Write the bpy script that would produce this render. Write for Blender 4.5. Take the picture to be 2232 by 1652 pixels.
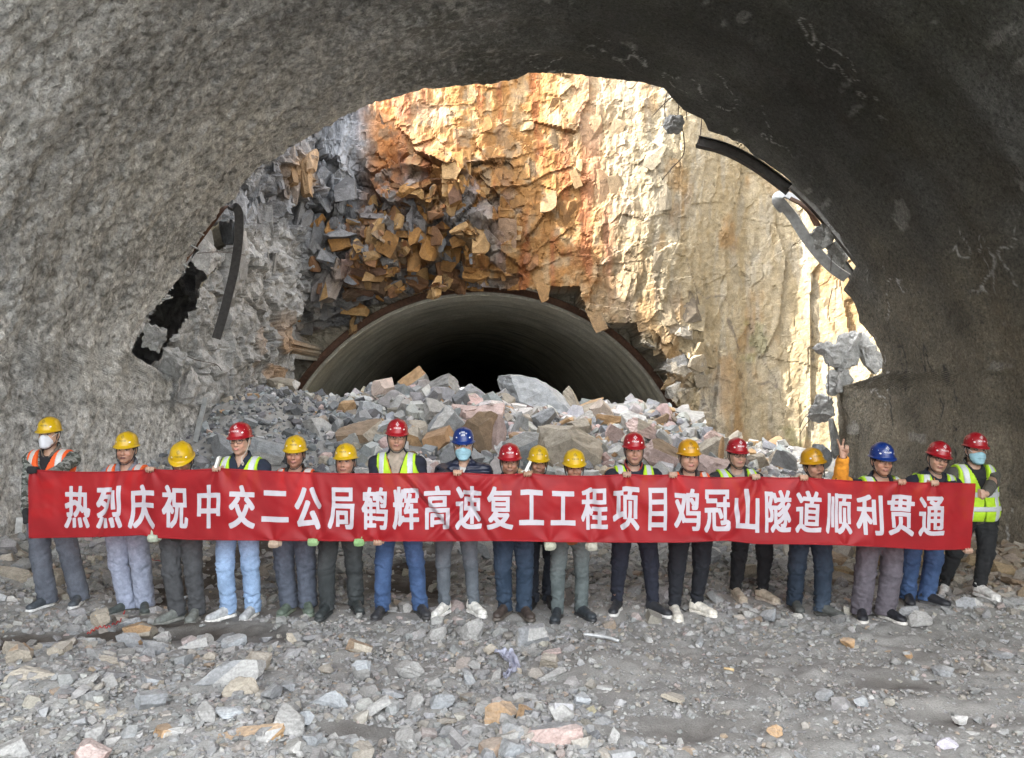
import bpy, bmesh, math, random
import numpy as np
from mathutils import Vector, Matrix

for _o in list(bpy.data.objects):
    bpy.data.objects.remove(_o)
SC = bpy.context.scene
COL = SC.collection
rad = math.radians

# ------------------------------------------------------------------ camera
CAM_H, FPX, PITCH = 2.08, 1677.0, rad(1.16)
cam = bpy.data.cameras.new("camera")
cam.sensor_width = 36.0
cam.lens = 36.0 * FPX / 2232.0
cam.clip_end = 6000
cam_o = bpy.data.objects.new("camera", cam)
COL.objects.link(cam_o)
cam_o.location = (0, 0, CAM_H)
cam_o.rotation_euler = (rad(90) + PITCH, 0, 0)
SC.camera = cam_o
# ------------------------------------------------------------------ world, sun, exposure
SUN_DIR = Vector((-0.80, -0.19, 0.57)).normalized()      # towards the sun: behind and left of the camera
SUN_STRENGTH = 2.0
SKY_STRENGTH = 0.15
EXPOSURE = 3.75
world = bpy.data.worlds.new("World")
SC.world = world
world.use_nodes = True
_nt = world.node_tree
for _n in list(_nt.nodes):
    _nt.nodes.remove(_n)
_sky = _nt.nodes.new("ShaderNodeTexSky")
_sky.sky_type = 'NISHITA'
_sky.sun_disc = False
_sky.sun_elevation = math.asin(SUN_DIR.z)
_sky.sun_rotation = math.atan2(SUN_DIR.x, SUN_DIR.y)
_sky.air_density = 1.0
_sky.dust_density = 2.5
_sky.ozone_density = 1.0
_bg = _nt.nodes.new("ShaderNodeBackground")
_bg.inputs[1].default_value = SKY_STRENGTH
_wo = _nt.nodes.new("ShaderNodeOutputWorld")
_hs = _nt.nodes.new("ShaderNodeHueSaturation")          # thin high cloud: a whiter sky
_hs.inputs['Saturation'].default_value = .18
_nt.links.new(_sky.outputs[0], _hs.inputs['Color'])
_nt.links.new(_hs.outputs[0], _bg.inputs[0])
_nt.links.new(_bg.outputs[0], _wo.inputs[0])
sun = bpy.data.lights.new("sun", 'SUN')
sun.energy = SUN_STRENGTH
sun.angle = rad(0.53)
sun.color = (1.0, 0.93, 0.82)
sun_o = bpy.data.objects.new("sun", sun)
COL.objects.link(sun_o)
sun_o.rotation_euler = (-SUN_DIR).to_track_quat('-Z', 'Y').to_euler()
SC.view_settings.view_transform = 'Standard'
SC.view_settings.look = 'None'
SC.view_settings.exposure = EXPOSURE
SC.view_settings.gamma = 1.0
SC.view_settings.use_curve_mapping = False
SC.render.engine = 'CYCLES'
SC.cycles.use_denoising = True
SC.cycles.max_bounces = 10
SC.cycles.diffuse_bounces = 8
SC.cycles.sample_clamp_indirect = 8.0

# ------------------------------------------------------------------ pixel -> world (photo seen 2232 px wide)
_ca, _sa = math.cos(PITCH), math.sin(PITCH)
def ray(px, py):
    x = (px - 1116.0) / FPX
    y = (826.0 - py) / FPX
    return np.array([x, _ca - y * _sa, _sa + y * _ca])
def pt(px, py, Y):
    d = ray(px, py)
    t = Y / d[1]
    return np.array([d[0] * t, Y, CAM_H + d[2] * t])
def gpt(px, py, z=0.0):
    d = ray(px, py)
    t = (z - CAM_H) / d[2]
    return np.array([d[0] * t, d[1] * t, z])

# ------------------------------------------------------------------ noise
def _hash(ix, iy, iz, seed):
    h = (ix.astype(np.int64) * 374761393 + iy.astype(np.int64) * 668265263
         + iz.astype(np.int64) * 2147483647 + seed * 974634777) & 0xFFFFFFFF
    h = ((h ^ (h >> 13)) * 1274126177) & 0xFFFFFFFF
    h = ((h ^ (h >> 16)) * 2246822519) & 0xFFFFFFFF
    h = h ^ (h >> 15)
    return (h & 0xFFFFFF).astype(np.float64) / 16777215.0
def vn2(x, y, seed=0):
    x = np.asarray(x, float); y = np.asarray(y, float)
    x0 = np.floor(x); y0 = np.floor(y)
    fx = x - x0; fy = y - y0
    fx = fx * fx * fx * (fx * (fx * 6 - 15) + 10); fy = fy * fy * fy * (fy * (fy * 6 - 15) + 10)
    z = np.zeros_like(x0)
    a = _hash(x0, y0, z, seed); b = _hash(x0 + 1, y0, z, seed)
    c = _hash(x0, y0 + 1, z, seed); d = _hash(x0 + 1, y0 + 1, z, seed)
    return (a + (b - a) * fx) * (1 - fy) + (c + (d - c) * fx) * fy
def fbm2(x, y, oct=4, seed=0, gain=0.5):
    s = 0; a = 1.0; t = 0
    for o in range(oct):
        s = s + a * (vn2(x, y, seed + o * 17) - 0.5)
        t += a; a *= gain
        x = x * 2.03 + 11.3; y = y * 2.03 + 5.7
    return s * 2 / t
def vn3(x, y, z, seed=0):
    x0 = np.floor(x); y0 = np.floor(y); z0 = np.floor(z)
    fx = x - x0; fy = y - y0; fz = z - z0
    fx = fx * fx * (3 - 2 * fx); fy = fy * fy * (3 - 2 * fy); fz = fz * fz * (3 - 2 * fz)
    def L(dz):
        a = _hash(x0, y0, z0 + dz, seed); b = _hash(x0 + 1, y0, z0 + dz, seed)
        c = _hash(x0, y0 + 1, z0 + dz, seed); d = _hash(x0 + 1, y0 + 1, z0 + dz, seed)
        return (a + (b - a) * fx) * (1 - fy) + (c + (d - c) * fx) * fy
    return L(0) * (1 - fz) + L(1) * fz
def fbm3(x, y, z, oct=3, seed=0):
    s = 0; a = 1.0; t = 0
    for o in range(oct):
        s = s + a * (vn3(x, y, z, seed + o * 13) - 0.5)
        t += a; a *= 0.5
        x = x * 2.03 + 3.1; y = y * 2.03 + 7.7; z = z * 2.03 + 1.9
    return s * 2 / t
def worley2(u, v, seed=0):
    """nearest jittered cell: F1, F2, id in 0..1, second id, offset from its centre"""
    u = np.asarray(u, float); v = np.asarray(v, float)
    iu = np.floor(u); iv = np.floor(v)
    f1 = np.full(u.shape, 9.0); f2 = np.full(u.shape, 9.0)
    cid = np.zeros(u.shape); cid2 = np.zeros(u.shape); du = np.zeros(u.shape); dv = np.zeros(u.shape)
    for a in (-1, 0, 1):
        for b in (-1, 0, 1):
            cu = iu + a; cv = iv + b; zz = np.zeros_like(cu)
            hx = _hash(cu, cv, zz, seed); hy = _hash(cu, cv, zz + 1, seed)
            ox = u - (cu + hx); oy = v - (cv + hy)
            d = np.sqrt(ox * ox + oy * oy)
            n = d < f1
            f2 = np.where(n, f1, np.minimum(f2, d))
            f1 = np.where(n, d, f1)
            h3 = _hash(cu, cv, zz + 2, seed); h4 = _hash(cu, cv, zz + 3, seed)
            cid = np.where(n, h3, cid); cid2 = np.where(n, h4, cid2)
            du = np.where(n, ox, du); dv = np.where(n, oy, dv)
    return f1, f2, cid, cid2, du, dv
def facets(u, v, seed, tilt=1.0):
    f1, f2, c, c2, du, dv = worley2(u, v, seed)
    ang = c2 * 6.2832 * 3
    return (c - 0.5) + tilt * (du * np.cos(ang) + dv * np.sin(ang)) , c, f2 - f1
def sstep(a, b, x):
    t = np.clip((np.asarray(x, float) - a) / (b - a), 0, 1)
    return t * t * (3 - 2 * t)
def lerp(a, b, t):
    return a + (b - a) * t
def mixc(c1, c2, t):
    t = np.asarray(t)[..., None]
    return np.asarray(c1) * (1 - t) + np.asarray(c2) * t

# ------------------------------------------------------------------ mesh helpers
def np_mesh(name, V, F, smooth=False, tint=None, face_tint=None):
    me = bpy.data.meshes.new(name)
    V = np.ascontiguousarray(V, np.float32)
    groups = F if isinstance(F, list) else [F]
    groups = [np.ascontiguousarray(f, np.int32) for f in groups if len(f)]
    nl = sum(f.size for f in groups); nf = sum(len(f) for f in groups)
    me.vertices.add(len(V)); me.vertices.foreach_set('co', V.ravel())
    me.loops.add(nl); me.loops.foreach_set('vertex_index', np.concatenate([f.ravel() for f in groups]))
    starts = []; off = 0
    for f in groups:
        k = f.shape[1]
        starts.append(off + np.arange(len(f)) * k); off += f.size
    me.polygons.add(nf); me.polygons.foreach_set('loop_start', np.concatenate(starts).astype(np.int32))
    me.polygons.foreach_set('use_smooth', np.full(nf, smooth, bool))
    me.update(calc_edges=True)
    if tint is not None:
        set_tint(me, tint)
    if face_tint is not None:
        at = me.attributes.new('tint', 'FLOAT_COLOR', 'FACE')
        at.data.foreach_set('color', _rgba(face_tint).ravel())
    return me
def _rgba(c):
    c = np.asarray(c, np.float32)
    return np.concatenate([np.clip(c, 0, 1), np.ones((len(c), 1), np.float32)], 1)
def set_tint(me, c, name='tint'):
    at = me.attributes.new(name, 'FLOAT_COLOR', 'POINT')
    at.data.foreach_set('color', _rgba(c).ravel())
def obj(name, me, mats=None, parent=None, loc=None, label=None, cat=None, group=None, kind=None):
    o = bpy.data.objects.new(name, me)
    COL.objects.link(o)
    if mats is not None:
        for m in (mats if isinstance(mats, (list, tuple)) else [mats]):
            me.materials.append(m)
    if parent is not None:
        o.parent = parent
    if loc is not None:
        o.location = loc
    tag(o, label, cat, group, kind)
    return o
def tag(o, label=None, cat=None, group=None, kind=None):
    if label: o['label'] = label
    if cat: o['category'] = cat
    if group: o['group'] = group
    if kind: o['kind'] = kind
    return o
def empty(name, loc, label, cat, group=None):
    o = bpy.data.objects.new(name, None)
    o.empty_display_size = 0.1
    COL.objects.link(o)
    o.location = loc
    return tag(o, label, cat, group)
def grid_faces(nu, nv):
    """quads for a grid whose vertex index is i*nv + j"""
    i = np.arange(nu - 1)[:, None]; j = np.arange(nv - 1)[None, :]
    a = i * nv + j
    return np.stack([a, a + nv, a + nv + 1, a + 1], -1).reshape(-1, 4)
def sweep(path, sec, up=None, closed_sec=True, twist=None):
    """sweep a 2-D section (list of (side, up)) along a 3-D path; one up vector for the whole path or one per point"""
    P = np.asarray(path, float); n = len(P)
    T = np.gradient(P, axis=0); T /= np.linalg.norm(T, axis=1)[:, None]
    ups = np.asarray(up if up is not None else (0, 0, 1), float)
    if ups.ndim == 1: ups = np.repeat(ups[None], n, 0)
    V = []
    for k in range(n):
        s = np.cross(T[k], ups[k]); s /= (np.linalg.norm(s) + 1e-9)
        u = np.cross(s, T[k])
        for a, b in sec:
            V.append(P[k] + s * a + u * b)
    m = len(sec); F = []
    for k in range(n - 1):
        for q in range(m):
            r = (q + 1) % m
            F.append((k * m + q, (k + 1) * m + q, (k + 1) * m + r, k * m + r))
    me = bpy.data.meshes.new('sweep')
    me.from_pydata([tuple(v) for v in V], [], F + [tuple(range(m)), tuple(range((n - 1) * m, n * m))[::-1]])
    return me
def smooth_path(pts, n=40):
    P = np.asarray(pts, float)
    P = np.vstack([2 * P[0] - P[1], P, 2 * P[-1] - P[-2]])
    out = []
    segs = len(P) - 3
    for k in range(segs):
        p0, p1, p2, p3 = P[k:k + 4]
        m = max(2, n // segs)
        for t in np.linspace(0, 1, m, endpoint=(k == segs - 1)):
            out.append(0.5 * ((2 * p1) + (-p0 + p2) * t + (2 * p0 - 5 * p1 + 4 * p2 - p3) * t * t + (-p0 + 3 * p1 - 3 * p2 + p3) * t ** 3))
    return np.array(out)
def circle_sec(r, n=8):
    return [(r * math.cos(2 * math.pi * k / n), r * math.sin(2 * math.pi * k / n)) for k in range(n)]
def tube(path, r, n=8, up=(0, 0, 1)):
    me = sweep(path, circle_sec(r, n), up)
    for p in me.polygons: p.use_smooth = True
    return me

# ------------------------------------------------------------------ materials
def _new(name):
    m = bpy.data.materials.new(name); m.use_nodes = True
    nt = m.node_tree
    b = nt.nodes['Principled BSDF']
    return m, nt, b
def N(nt, t, **kw):
    n = nt.nodes.new(t)
    for k, v in kw.items():
        setattr(n, k, v)
    return n
def noise(nt, vec, scale, detail=4, rough=0.6):
    n = N(nt, 'ShaderNodeTexNoise'); n.inputs['Scale'].default_value = scale
    n.inputs['Detail'].default_value = detail; n.inputs['Roughness'].default_value = rough
    if vec is not None: nt.links.new(vec, n.inputs['Vector'])
    return n.outputs['Fac']
def ramp(nt, fac, stops):
    r = N(nt, 'ShaderNodeValToRGB')
    el = r.color_ramp.elements
    while len(el) < len(stops): el.new(0.5)
    for e, (p, c) in zip(el, stops):
        e.position = p; e.color = (c, c, c, 1) if not isinstance(c, (tuple, list)) else (*c, 1)
    nt.links.new(fac, r.inputs[0])
    return r.outputs[0]
def mul(nt, a, b, fac=1.0, mode='MULTIPLY'):
    m = N(nt, 'ShaderNodeMix', data_type='RGBA', blend_type=mode)
    if isinstance(fac, float): m.inputs[0].default_value = fac
    else: nt.links.new(fac, m.inputs[0])
    for s, i in ((a, 6), (b, 7)):
        if isinstance(s, (tuple, list)): m.inputs[i].default_value = (*s, 1)
        else: nt.links.new(s, m.inputs[i])
    return m.outputs[2]
def bump(nt, b, hgt, strength, dist):
    n = N(nt, 'ShaderNodeBump'); n.inputs['Strength'].default_value = strength; n.inputs['Distance'].default_value = dist
    nt.links.new(hgt, n.inputs['Height']); nt.links.new(n.outputs[0], b.inputs['Normal'])
def geo_pos(nt):
    return N(nt, 'ShaderNodeNewGeometry').outputs['Position']
def obj_pos(nt):
    return N(nt, 'ShaderNodeTexCoord').outputs['Object']
def attr(nt, name='tint'):
    a = N(nt, 'ShaderNodeAttribute'); a.attribute_name = name
    return a
def mat_tinted(name, sc=9.0, lo=0.62, hi=1.3, rough=0.92, bstr=0.5, bdist=0.03, fine=70.0, pos='geo', specks=0.0):
    """surface coloured by its 'tint' attribute, broken up by two scales of noise"""
    m, nt, b = _new(name)
    p = geo_pos(nt) if pos == 'geo' else obj_pos(nt)
    n1 = noise(nt, p, sc, 6, 0.65); n2 = noise(nt, p, fine, 3, 0.6)
    v = ramp(nt, n1, [(0.3, lo), (0.7, hi)])
    v2 = ramp(nt, n2, [(0.3, 0.75), (0.72, 1.18)])
    c = mul(nt, mul(nt, attr(nt).outputs['Color'], v), v2)
    if specks:
        n3 = noise(nt, p, 26.0, 4, .75)
        c = mul(nt, c, ramp(nt, n3, [(.36, 1 - specks), (.47, 1.0), (.56, 1.0), (.68, 1 + specks)]))
    nt.links.new(c, b.inputs['Base Color'])
    b.inputs['Roughness'].default_value = rough
    h = mul(nt, n1, n2, 0.35, 'MIX')
    if specks: h = mul(nt, h, n3, .5, 'MIX')
    bump(nt, b, h, bstr, bdist)
    return m
def mat_plain(name, col, rough=0.7, sc=30.0, var=0.25, metallic=0.0, bstr=0.0, bdist=0.005, spec=None, sheen=0.0, stretch=None):
    m, nt, b = _new(name)
    p = obj_pos(nt)
    if stretch:
        mp = N(nt, 'ShaderNodeMapping'); mp.inputs['Scale'].default_value = stretch
        nt.links.new(p, mp.inputs['Vector']); p = mp.outputs[0]
    n1 = noise(nt, p, sc, 5, 0.62)
    v = ramp(nt, n1, [(0.28, 1 - var), (0.72, 1 + var)])
    nt.links.new(mul(nt, tuple(col), v), b.inputs['Base Color'])
    b.inputs['Roughness'].default_value = rough
    b.inputs['Metallic'].default_value = metallic
    if spec is not None: b.inputs['Specular IOR Level'].default_value = spec
    if sheen: b.inputs['Sheen Weight'].default_value = sheen
    if bstr: bump(nt, b, n1, bstr, bdist)
    return m
# ------------------------------------------------------------------ ground height and colour
def pile_top(x):
    """crest height of the rubble pile along x (metres, at about Y = 18.5)"""
    px = 1116 + x / 18.5 * FPX
    py = np.interp(px, [330, 430, 480, 510, 560, 620, 700, 790, 900, 1000, 1080, 1160, 1240, 1320, 1420, 1500, 1560, 1600, 1700, 1800, 1900, 2100],
                   [990, 930, 892, 872, 866, 864, 874, 864, 862, 868, 872, 890, 905, 890, 892, 910, 965, 1005, 1008, 1005, 1010, 1040])
    return CAM_H + (860 - py) / FPX * 18.5
MOUNDS = [(1320, 1450, .50, .10), (1150, 1400, .35, .07), (90, 1500, .8, .16), (540, 1600, .7, .10), (1200, 1610, .5, .10),
          (2110, 1330, .8, .10), (500, 1480, .5, .09), (290, 1390, .4, .07), (1950, 1500, .7, .05), (230, 1560, .6, .08)]
TRENCH = [(100, 1395, 1.25, .16, .07), (460, 1390, .55, .22, .05), (1960, 1500, .5, .2, .06), (2060, 1570, .5, .2, .05), (1500, 1600, .45, .25, .04)]
def ground_z(x, y):
    x = np.asarray(x, float); y = np.asarray(y, float)
    z = 0.07 * fbm2(x * .45, y * .45, 3, 3) + 0.03 * fbm2(x * 1.9, y * 1.9, 3, 9)
    p = np.maximum(pile_top(x), 0.0) - 0.12
    rise = sstep(11.6, 18.2, y) * (1 - sstep(21.5, 28.0, y))
    z = z + p * (0.75 * rise + 0.25 * rise * rise) + rise * 0.22 * fbm2(x * .9, y * .9, 3, 21)
    side = sstep(4.6, 6.6, np.abs(x)) * (y < 30)
    z = z + side * (0.22 + 0.25 * fbm2(x * .8, y * .8, 2, 5))
    for px, py, r, h in MOUNDS:
        c = gpt(px, py)
        d2 = ((x - c[0]) ** 2 + (y - c[1]) ** 2) / (r * r)
        z = z + h * np.exp(-d2 * 1.8)
    for px, py, rx, ry, h in TRENCH:
        c = gpt(px, py)
        d2 = ((x - c[0]) / rx) ** 2 + ((y - c[1]) / ry) ** 2
        z = z - h * np.exp(-d2 * 1.6)
    # excavator track prints behind the people: two ribbed lanes running to the pile
    tr = track_mask(x, y)
    z = z - 0.05 * tr + 0.025 * tr * np.sin(y * 2 * np.pi / 0.19 + 0.8 * fbm2(x * 3, y * 3, 2, 8))
    far = sstep(60, 200, np.hypot(x, y - 10))
    return z * (1 - far)
def track_mask(x, y):
    a = np.exp(-(((x + 0.95 + .02 * y) / .52) ** 4)) + np.exp(-(((x + 3.55) / .55) ** 4)) + .6 * np.exp(-(((x - .35) / .3) ** 4))
    return np.clip(a, 0, 1) * sstep(7.3, 8.0, y) * (1 - sstep(11.2, 12.5, y))
DARK = [(105, 1390, 1.25, .27, 1.1), (30, 1398, .7, .3, 1.0), (470, 1388, .65, .30, 1.0), (400, 1370, .55, .2, .9), (570, 1405, .4, .14, .5), (330, 1345, .5, .1, .6),
        (1960, 1500, .4, .2, .6), (2060, 1570, .45, .2, .4), (1500, 1600, .4, .22, .55), (760, 1612, .35, .13, .55), (700, 1330, .9, .2, .35), (560, 1340, .8, .16, .55)]
def ground_col(x, y):
    n = fbm2(x * .7, y * .7, 4, 31); n2 = fbm2(x * 3.1, y * 3.1, 3, 37)
    c = mixc((.25, .245, .23), (.31, .305, .29), np.clip(.5 + n, 0, 1))
    c = mixc(c, (.21, .195, .17), np.clip(.35 * (n2 + .35), 0, 1))
    w = np.zeros(np.shape(x))
    for px, py, rx, ry, s in DARK:
        q = gpt(px, py)
        d2 = ((x - q[0]) / rx) ** 2 + ((y - q[1]) / ry) ** 2
        w = np.maximum(w, s * np.exp(-(d2 + .5 * n2) * 1.3))
    w = np.maximum(w, track_mask(x, y) * np.clip(.75 + n2, 0, 1))
    c = mixc(c, (.062, .05, .04), np.clip(w * 1.15, 0, 1))
    wr = sstep(3.6, 6.0, x) * sstep(7.0, 9.0, y) * (1 - sstep(13, 15, y))
    c = mixc(c, (.19, .14, .085), wr * np.clip(.75 + n2, 0, 1))
    return c

# ------------------------------------------------------------------ materials of the setting
M_ground = mat_tinted('dusty_ground', 5.0, .78, 1.2, .95, .55, .03, 85.0)
M_rock_stuff = mat_tinted('broken_stone', 7.0, .74, 1.25, .88, .5, .02, 60.0)
M_cliff = mat_tinted('cliff_rock', 5.0, .70, 1.28, .9, .9, .07, 30.0)
M_hill = mat_plain('hill_soil', (.16, .14, .09), .95, 1.5, .4)

def build_ground():
    def axis(lo, hi, step, far, n):
        mid = np.arange(lo, hi, step)
        g = np.geomspace(step * 2, far, n)
        return np.concatenate([lo - g[::-1], mid, mid[-1] + g])
    xs = axis(-9, 9, .045, 3000, 40); ys = axis(3.2, 22, .045, 3000, 40)
    X, Y = np.meshgrid(xs, ys, indexing='ij')
    Z = ground_z(X, Y)
    near = (np.abs(X) < 10) & (Y > 2) & (Y < 24)
    lump, cid, gap = facets(X / .11, Y / .11, 77, .7)
    Z = Z + near * (.018 * lump + .022 * fbm2(X * 8, Y * 8, 3, 51))
    V = np.stack([X, Y, Z], -1).reshape(-1, 3)
    me = np_mesh('ground', V, grid_faces(len(xs), len(ys)), True, ground_col(X, Y).reshape(-1, 3))
    return obj('ground', me, M_ground, kind='structure')
build_ground()

# ------------------------------------------------------------------ near tunnel: shotcrete lining with a broken rim
TX, TZ, TR = -0.02, 1.38, 6.6
def hit_tunnel(px, py):
    d = ray(px, py)
    # |(d.x t - TX, CAM_H + d.z t - TZ)| = TR
    ox, oz = -TX, CAM_H - TZ
    a = d[0] ** 2 + d[2] ** 2; b = 2 * (ox * d[0] + oz * d[2]); c = ox * ox + oz * oz - TR * TR
    t = (-b + math.sqrt(b * b - 4 * a * c)) / (2 * a)
    p = np.array([d[0] * t, d[1] * t, CAM_H + d[2] * t])
    return math.atan2(p[2] - TZ, p[0] - TX), p[1], p
RIM_PX = [(420, 1060), (426, 1000), (432, 938), (433, 887), (396, 870), (394, 836), (379, 826), (338, 802), (292, 768), (311, 730), (352, 662), (399, 594), (437, 530),
          (447, 506), (491, 445), (518, 431), (522, 410), (535, 393), (565, 368), (610, 345), (660, 310), (720, 280), (800, 234), (870, 213), (956, 197),
          (1048, 189), (1129, 179), (1152, 161), (1221, 162), (1313, 174), (1446, 197), (1471, 225), (1494, 245), (1533, 260), (1543, 286),
          (1584, 301), (1614, 317), (1640, 345), (1670, 363), (1696, 383), (1722, 405), (1776, 452), (1826, 508), (1850, 545), (1866, 580), (1852, 606), (1838, 632),
          (1865, 669), (1872, 703), (1900, 735), (1919, 772), (1918, 815), (1850, 837), (1819, 850), (1817, 909), (1822, 955), (1815, 1010), (1812, 1060)]
_rim = []
for _p in RIM_PX:
    th, yy, _q = hit_tunnel(*_p)
    if th < -math.pi / 2: th += 2 * math.pi
    _rim.append((th, yy))
_rt = np.array([r[0] for r in _rim])[::-1]; _ry = np.array([r[1] for r in _rim])[::-1]
_ord = np.argsort(_rt, kind='stable'); _rt = _rt[_ord]; _ry = _ry[_ord]
def rim_y(th):
    return np.interp(th, _rt, _ry)
def wall_pos(th, y, off=0.0):
    """point on the lining's inner face"""
    r = TR + off
    return np.stack([TX + r * np.cos(th), y, TZ + r * np.sin(th)], -1)
def lining_rough(th, y):
    s = th * TR
    lumps = .055 * fbm2(s * .9, y * .9, 3, 61)
    rings = .035 * np.sin(y * 2 * np.pi / 1.05 + 1.2 * fbm2(s * .25, y * .3, 2, 63)) * (0.5 + .5 * fbm2(s * .2, y * .2, 2, 66))
    pits = .026 * fbm2(s * 6, y * 6, 3, 67) - .045 * np.clip(fbm2(s * 4.2, y * 4.2, 3, 71) - .22, 0, 1)
    clumps = .035 * np.clip(fbm2(s * 2.3, y * 2.3, 4, 73), 0, 1)
    fine = .024 * fbm2(s * 14, y * 14, 3, 79)
    left = sstep(1.2, 2.2, th)
    return lumps + rings + (pits + clumps + fine) * (0.55 + .75 * left)
def build_tunnel():
    th = np.linspace(-.24, math.pi + .24, 860)
    ys0 = np.concatenate([np.linspace(1.0, 6.6, 20), np.linspace(6.65, 1.0e3, 2)[:1]])
    nn = 250
    ry = rim_y(th)
    jag = .045 * fbm2(th * TR * 4, th * 0, 3, 81) + .05 * fbm2(th * TR * 1.1, th * 0 + 3, 2, 83)
    ryj = ry + jag
    u = np.linspace(0, 1, nn)
    Yn = 6.65 + (ryj[:, None] - 6.65) * u[None, :]
    Y = np.concatenate([np.repeat(ys0[None, :-1], len(th), 0), Yn], 1)
    T = np.repeat(th[:, None], Y.shape[1], 1)
    off = -lining_rough(T, Y)
    dist = ryj[:, None] - Y
    off = off + .05 * np.exp(-np.clip(dist, 0, 9) / .06)          # rounded broken lip
    P = wall_pos(T, Y, off)
    # broken end face and the back of the shell
    lip = []
    for k, (dr, dy) in enumerate([(.10, .03), (.20, .07), (.30, .04), (.36, -.05), (.42, -.6), (.42, -3.0)]):
        j = .06 * fbm2(th * TR * 5, th * 0 + k * 3.3, 3, 91 + k)
        lip.append(wall_pos(th, ryj + dy + j * (k < 4), dr + .05 + .5 * j))
    P = np.concatenate([P, np.stack(lip, 1)], 1)
    nv = P.shape[1]
    F = grid_faces(len(th), nv)
    s = T * TR
    n = fbm2(s * .5, Y * .5, 4, 101); n2 = fbm2(s * 2.2, Y * 1.1, 4, 103); n3 = fbm2(s * 13, Y * 13, 3, 107)
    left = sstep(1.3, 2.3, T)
    c = mixc((.082, .082, .073), (.60, .60, .59), np.clip(left * .85 + .4 * n, 0, 1))  # lit left wall, shaded crown and right wall are painted into the tint
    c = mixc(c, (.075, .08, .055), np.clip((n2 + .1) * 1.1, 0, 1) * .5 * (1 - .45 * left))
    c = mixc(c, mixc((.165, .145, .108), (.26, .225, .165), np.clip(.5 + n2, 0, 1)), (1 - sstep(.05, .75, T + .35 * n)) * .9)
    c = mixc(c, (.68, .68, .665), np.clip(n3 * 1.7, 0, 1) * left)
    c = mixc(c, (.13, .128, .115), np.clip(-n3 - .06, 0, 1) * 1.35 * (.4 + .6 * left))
    # pale splashes of fresh shotcrete and lime streaks
    w = vn2(s * 1.15, Y * 1.15, 111) * vn2(s * 5.5, Y * 3.0, 113)
    c = mixc(c, (.46, .455, .43), sstep(.66, .74, w + .10 * n3) * (.35 + .45 * left))
    w2 = np.abs(fbm2(s * 1.4 + Y * .9, Y * 1.3 - s * .5, 3, 117)); w3 = vn2(s * .8, Y * .8, 119)
    c = mixc(c, (.55, .545, .52), (1 - sstep(.006, .02, w2)) * sstep(.66 - .12 * left, .76 - .12 * left, w3) * .8)
    band = np.sin(Y * 2 * np.pi / 1.05 + 1.2 * fbm2(s * .25, Y * .3, 2, 63)) * np.clip(.5 + 1.2 * fbm2(s * .3, Y * .3, 2, 132), 0, 1)
    c = c * (1 + .07 * band + .35 * fbm2(s * .55, Y * .75, 3, 134))[..., None]
    # cracks
    ck = np.abs(fbm2(s * .33, Y * 1.3, 4, 123)); ckm = sstep(.5, .62, vn2(s * .3, Y * .5, 129))
    crack = (1 - sstep(.004, .015, ck)) * ckm * (1 - .7 * left)
    c = mixc(c, (.05, .05, .045), crack)
    cl = np.repeat(np.array([[.36, .35, .33]])[None], len(th), 0)
    lipc = np.stack([mixc((.40, .39, .36), (.14, .135, .125), sstep(0, 4, np.full(len(th), k))) for k in range(len(lip))], 1)
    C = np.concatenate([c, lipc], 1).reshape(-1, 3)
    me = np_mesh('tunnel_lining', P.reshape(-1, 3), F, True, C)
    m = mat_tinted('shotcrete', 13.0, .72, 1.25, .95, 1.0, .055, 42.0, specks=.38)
    root = empty('broken_tunnel', (0, 14, 0), 'rough grey shotcrete tunnel with a broken rim arching over the workers', 'tunnel')
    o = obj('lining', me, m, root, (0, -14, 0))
    return root
TUNNEL = build_tunnel()

# hillside over the near tunnel (shades the people, seen only from outside)
def build_hill():
    xs = np.concatenate([np.linspace(-80, -10, 20), np.linspace(-9, 9, 37), np.linspace(10, 80, 20)])
    ys = np.linspace(.4, 13.2, 28)
    X, Y = np.meshgrid(xs, ys, indexing='ij')
    Z = 9.4 + .04 * np.abs(X) + .6 * fbm2(X * .2, Y * .2, 3, 141) + HILL_RISE * sstep(2, 9, Y)
    V = np.stack([X, Y, Z], -1).reshape(-1, 3)
    return obj('hillside_terrain', np_mesh('hill', V, grid_faces(len(xs), len(ys)), True), M_hill, kind='structure')
HILL_RISE = 3.0
build_hill()
def build_blocker_slope():
    # unseen slope added left of and behind the camera to block sun and sky
    us = np.linspace(0, 1, 40); vs = np.linspace(-45, .3, 54)
    U, Y = np.meshgrid(us, vs, indexing='ij')
    X = -8.2 - 30 * U + .5 * fbm2(U * 9, Y * .3, 3, 143); Z = -.3 + 13.5 * sstep(0, .16, U) + 8 * U + .6 * fbm2(U * 12, Y * .4, 3, 145)
    obj('blocker_slope_terrain', np_mesh('slope', np.stack([X, Y, Z], -1).reshape(-1, 3), grid_faces(40, 54), True), M_hill, kind='structure')
build_blocker_slope()

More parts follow.
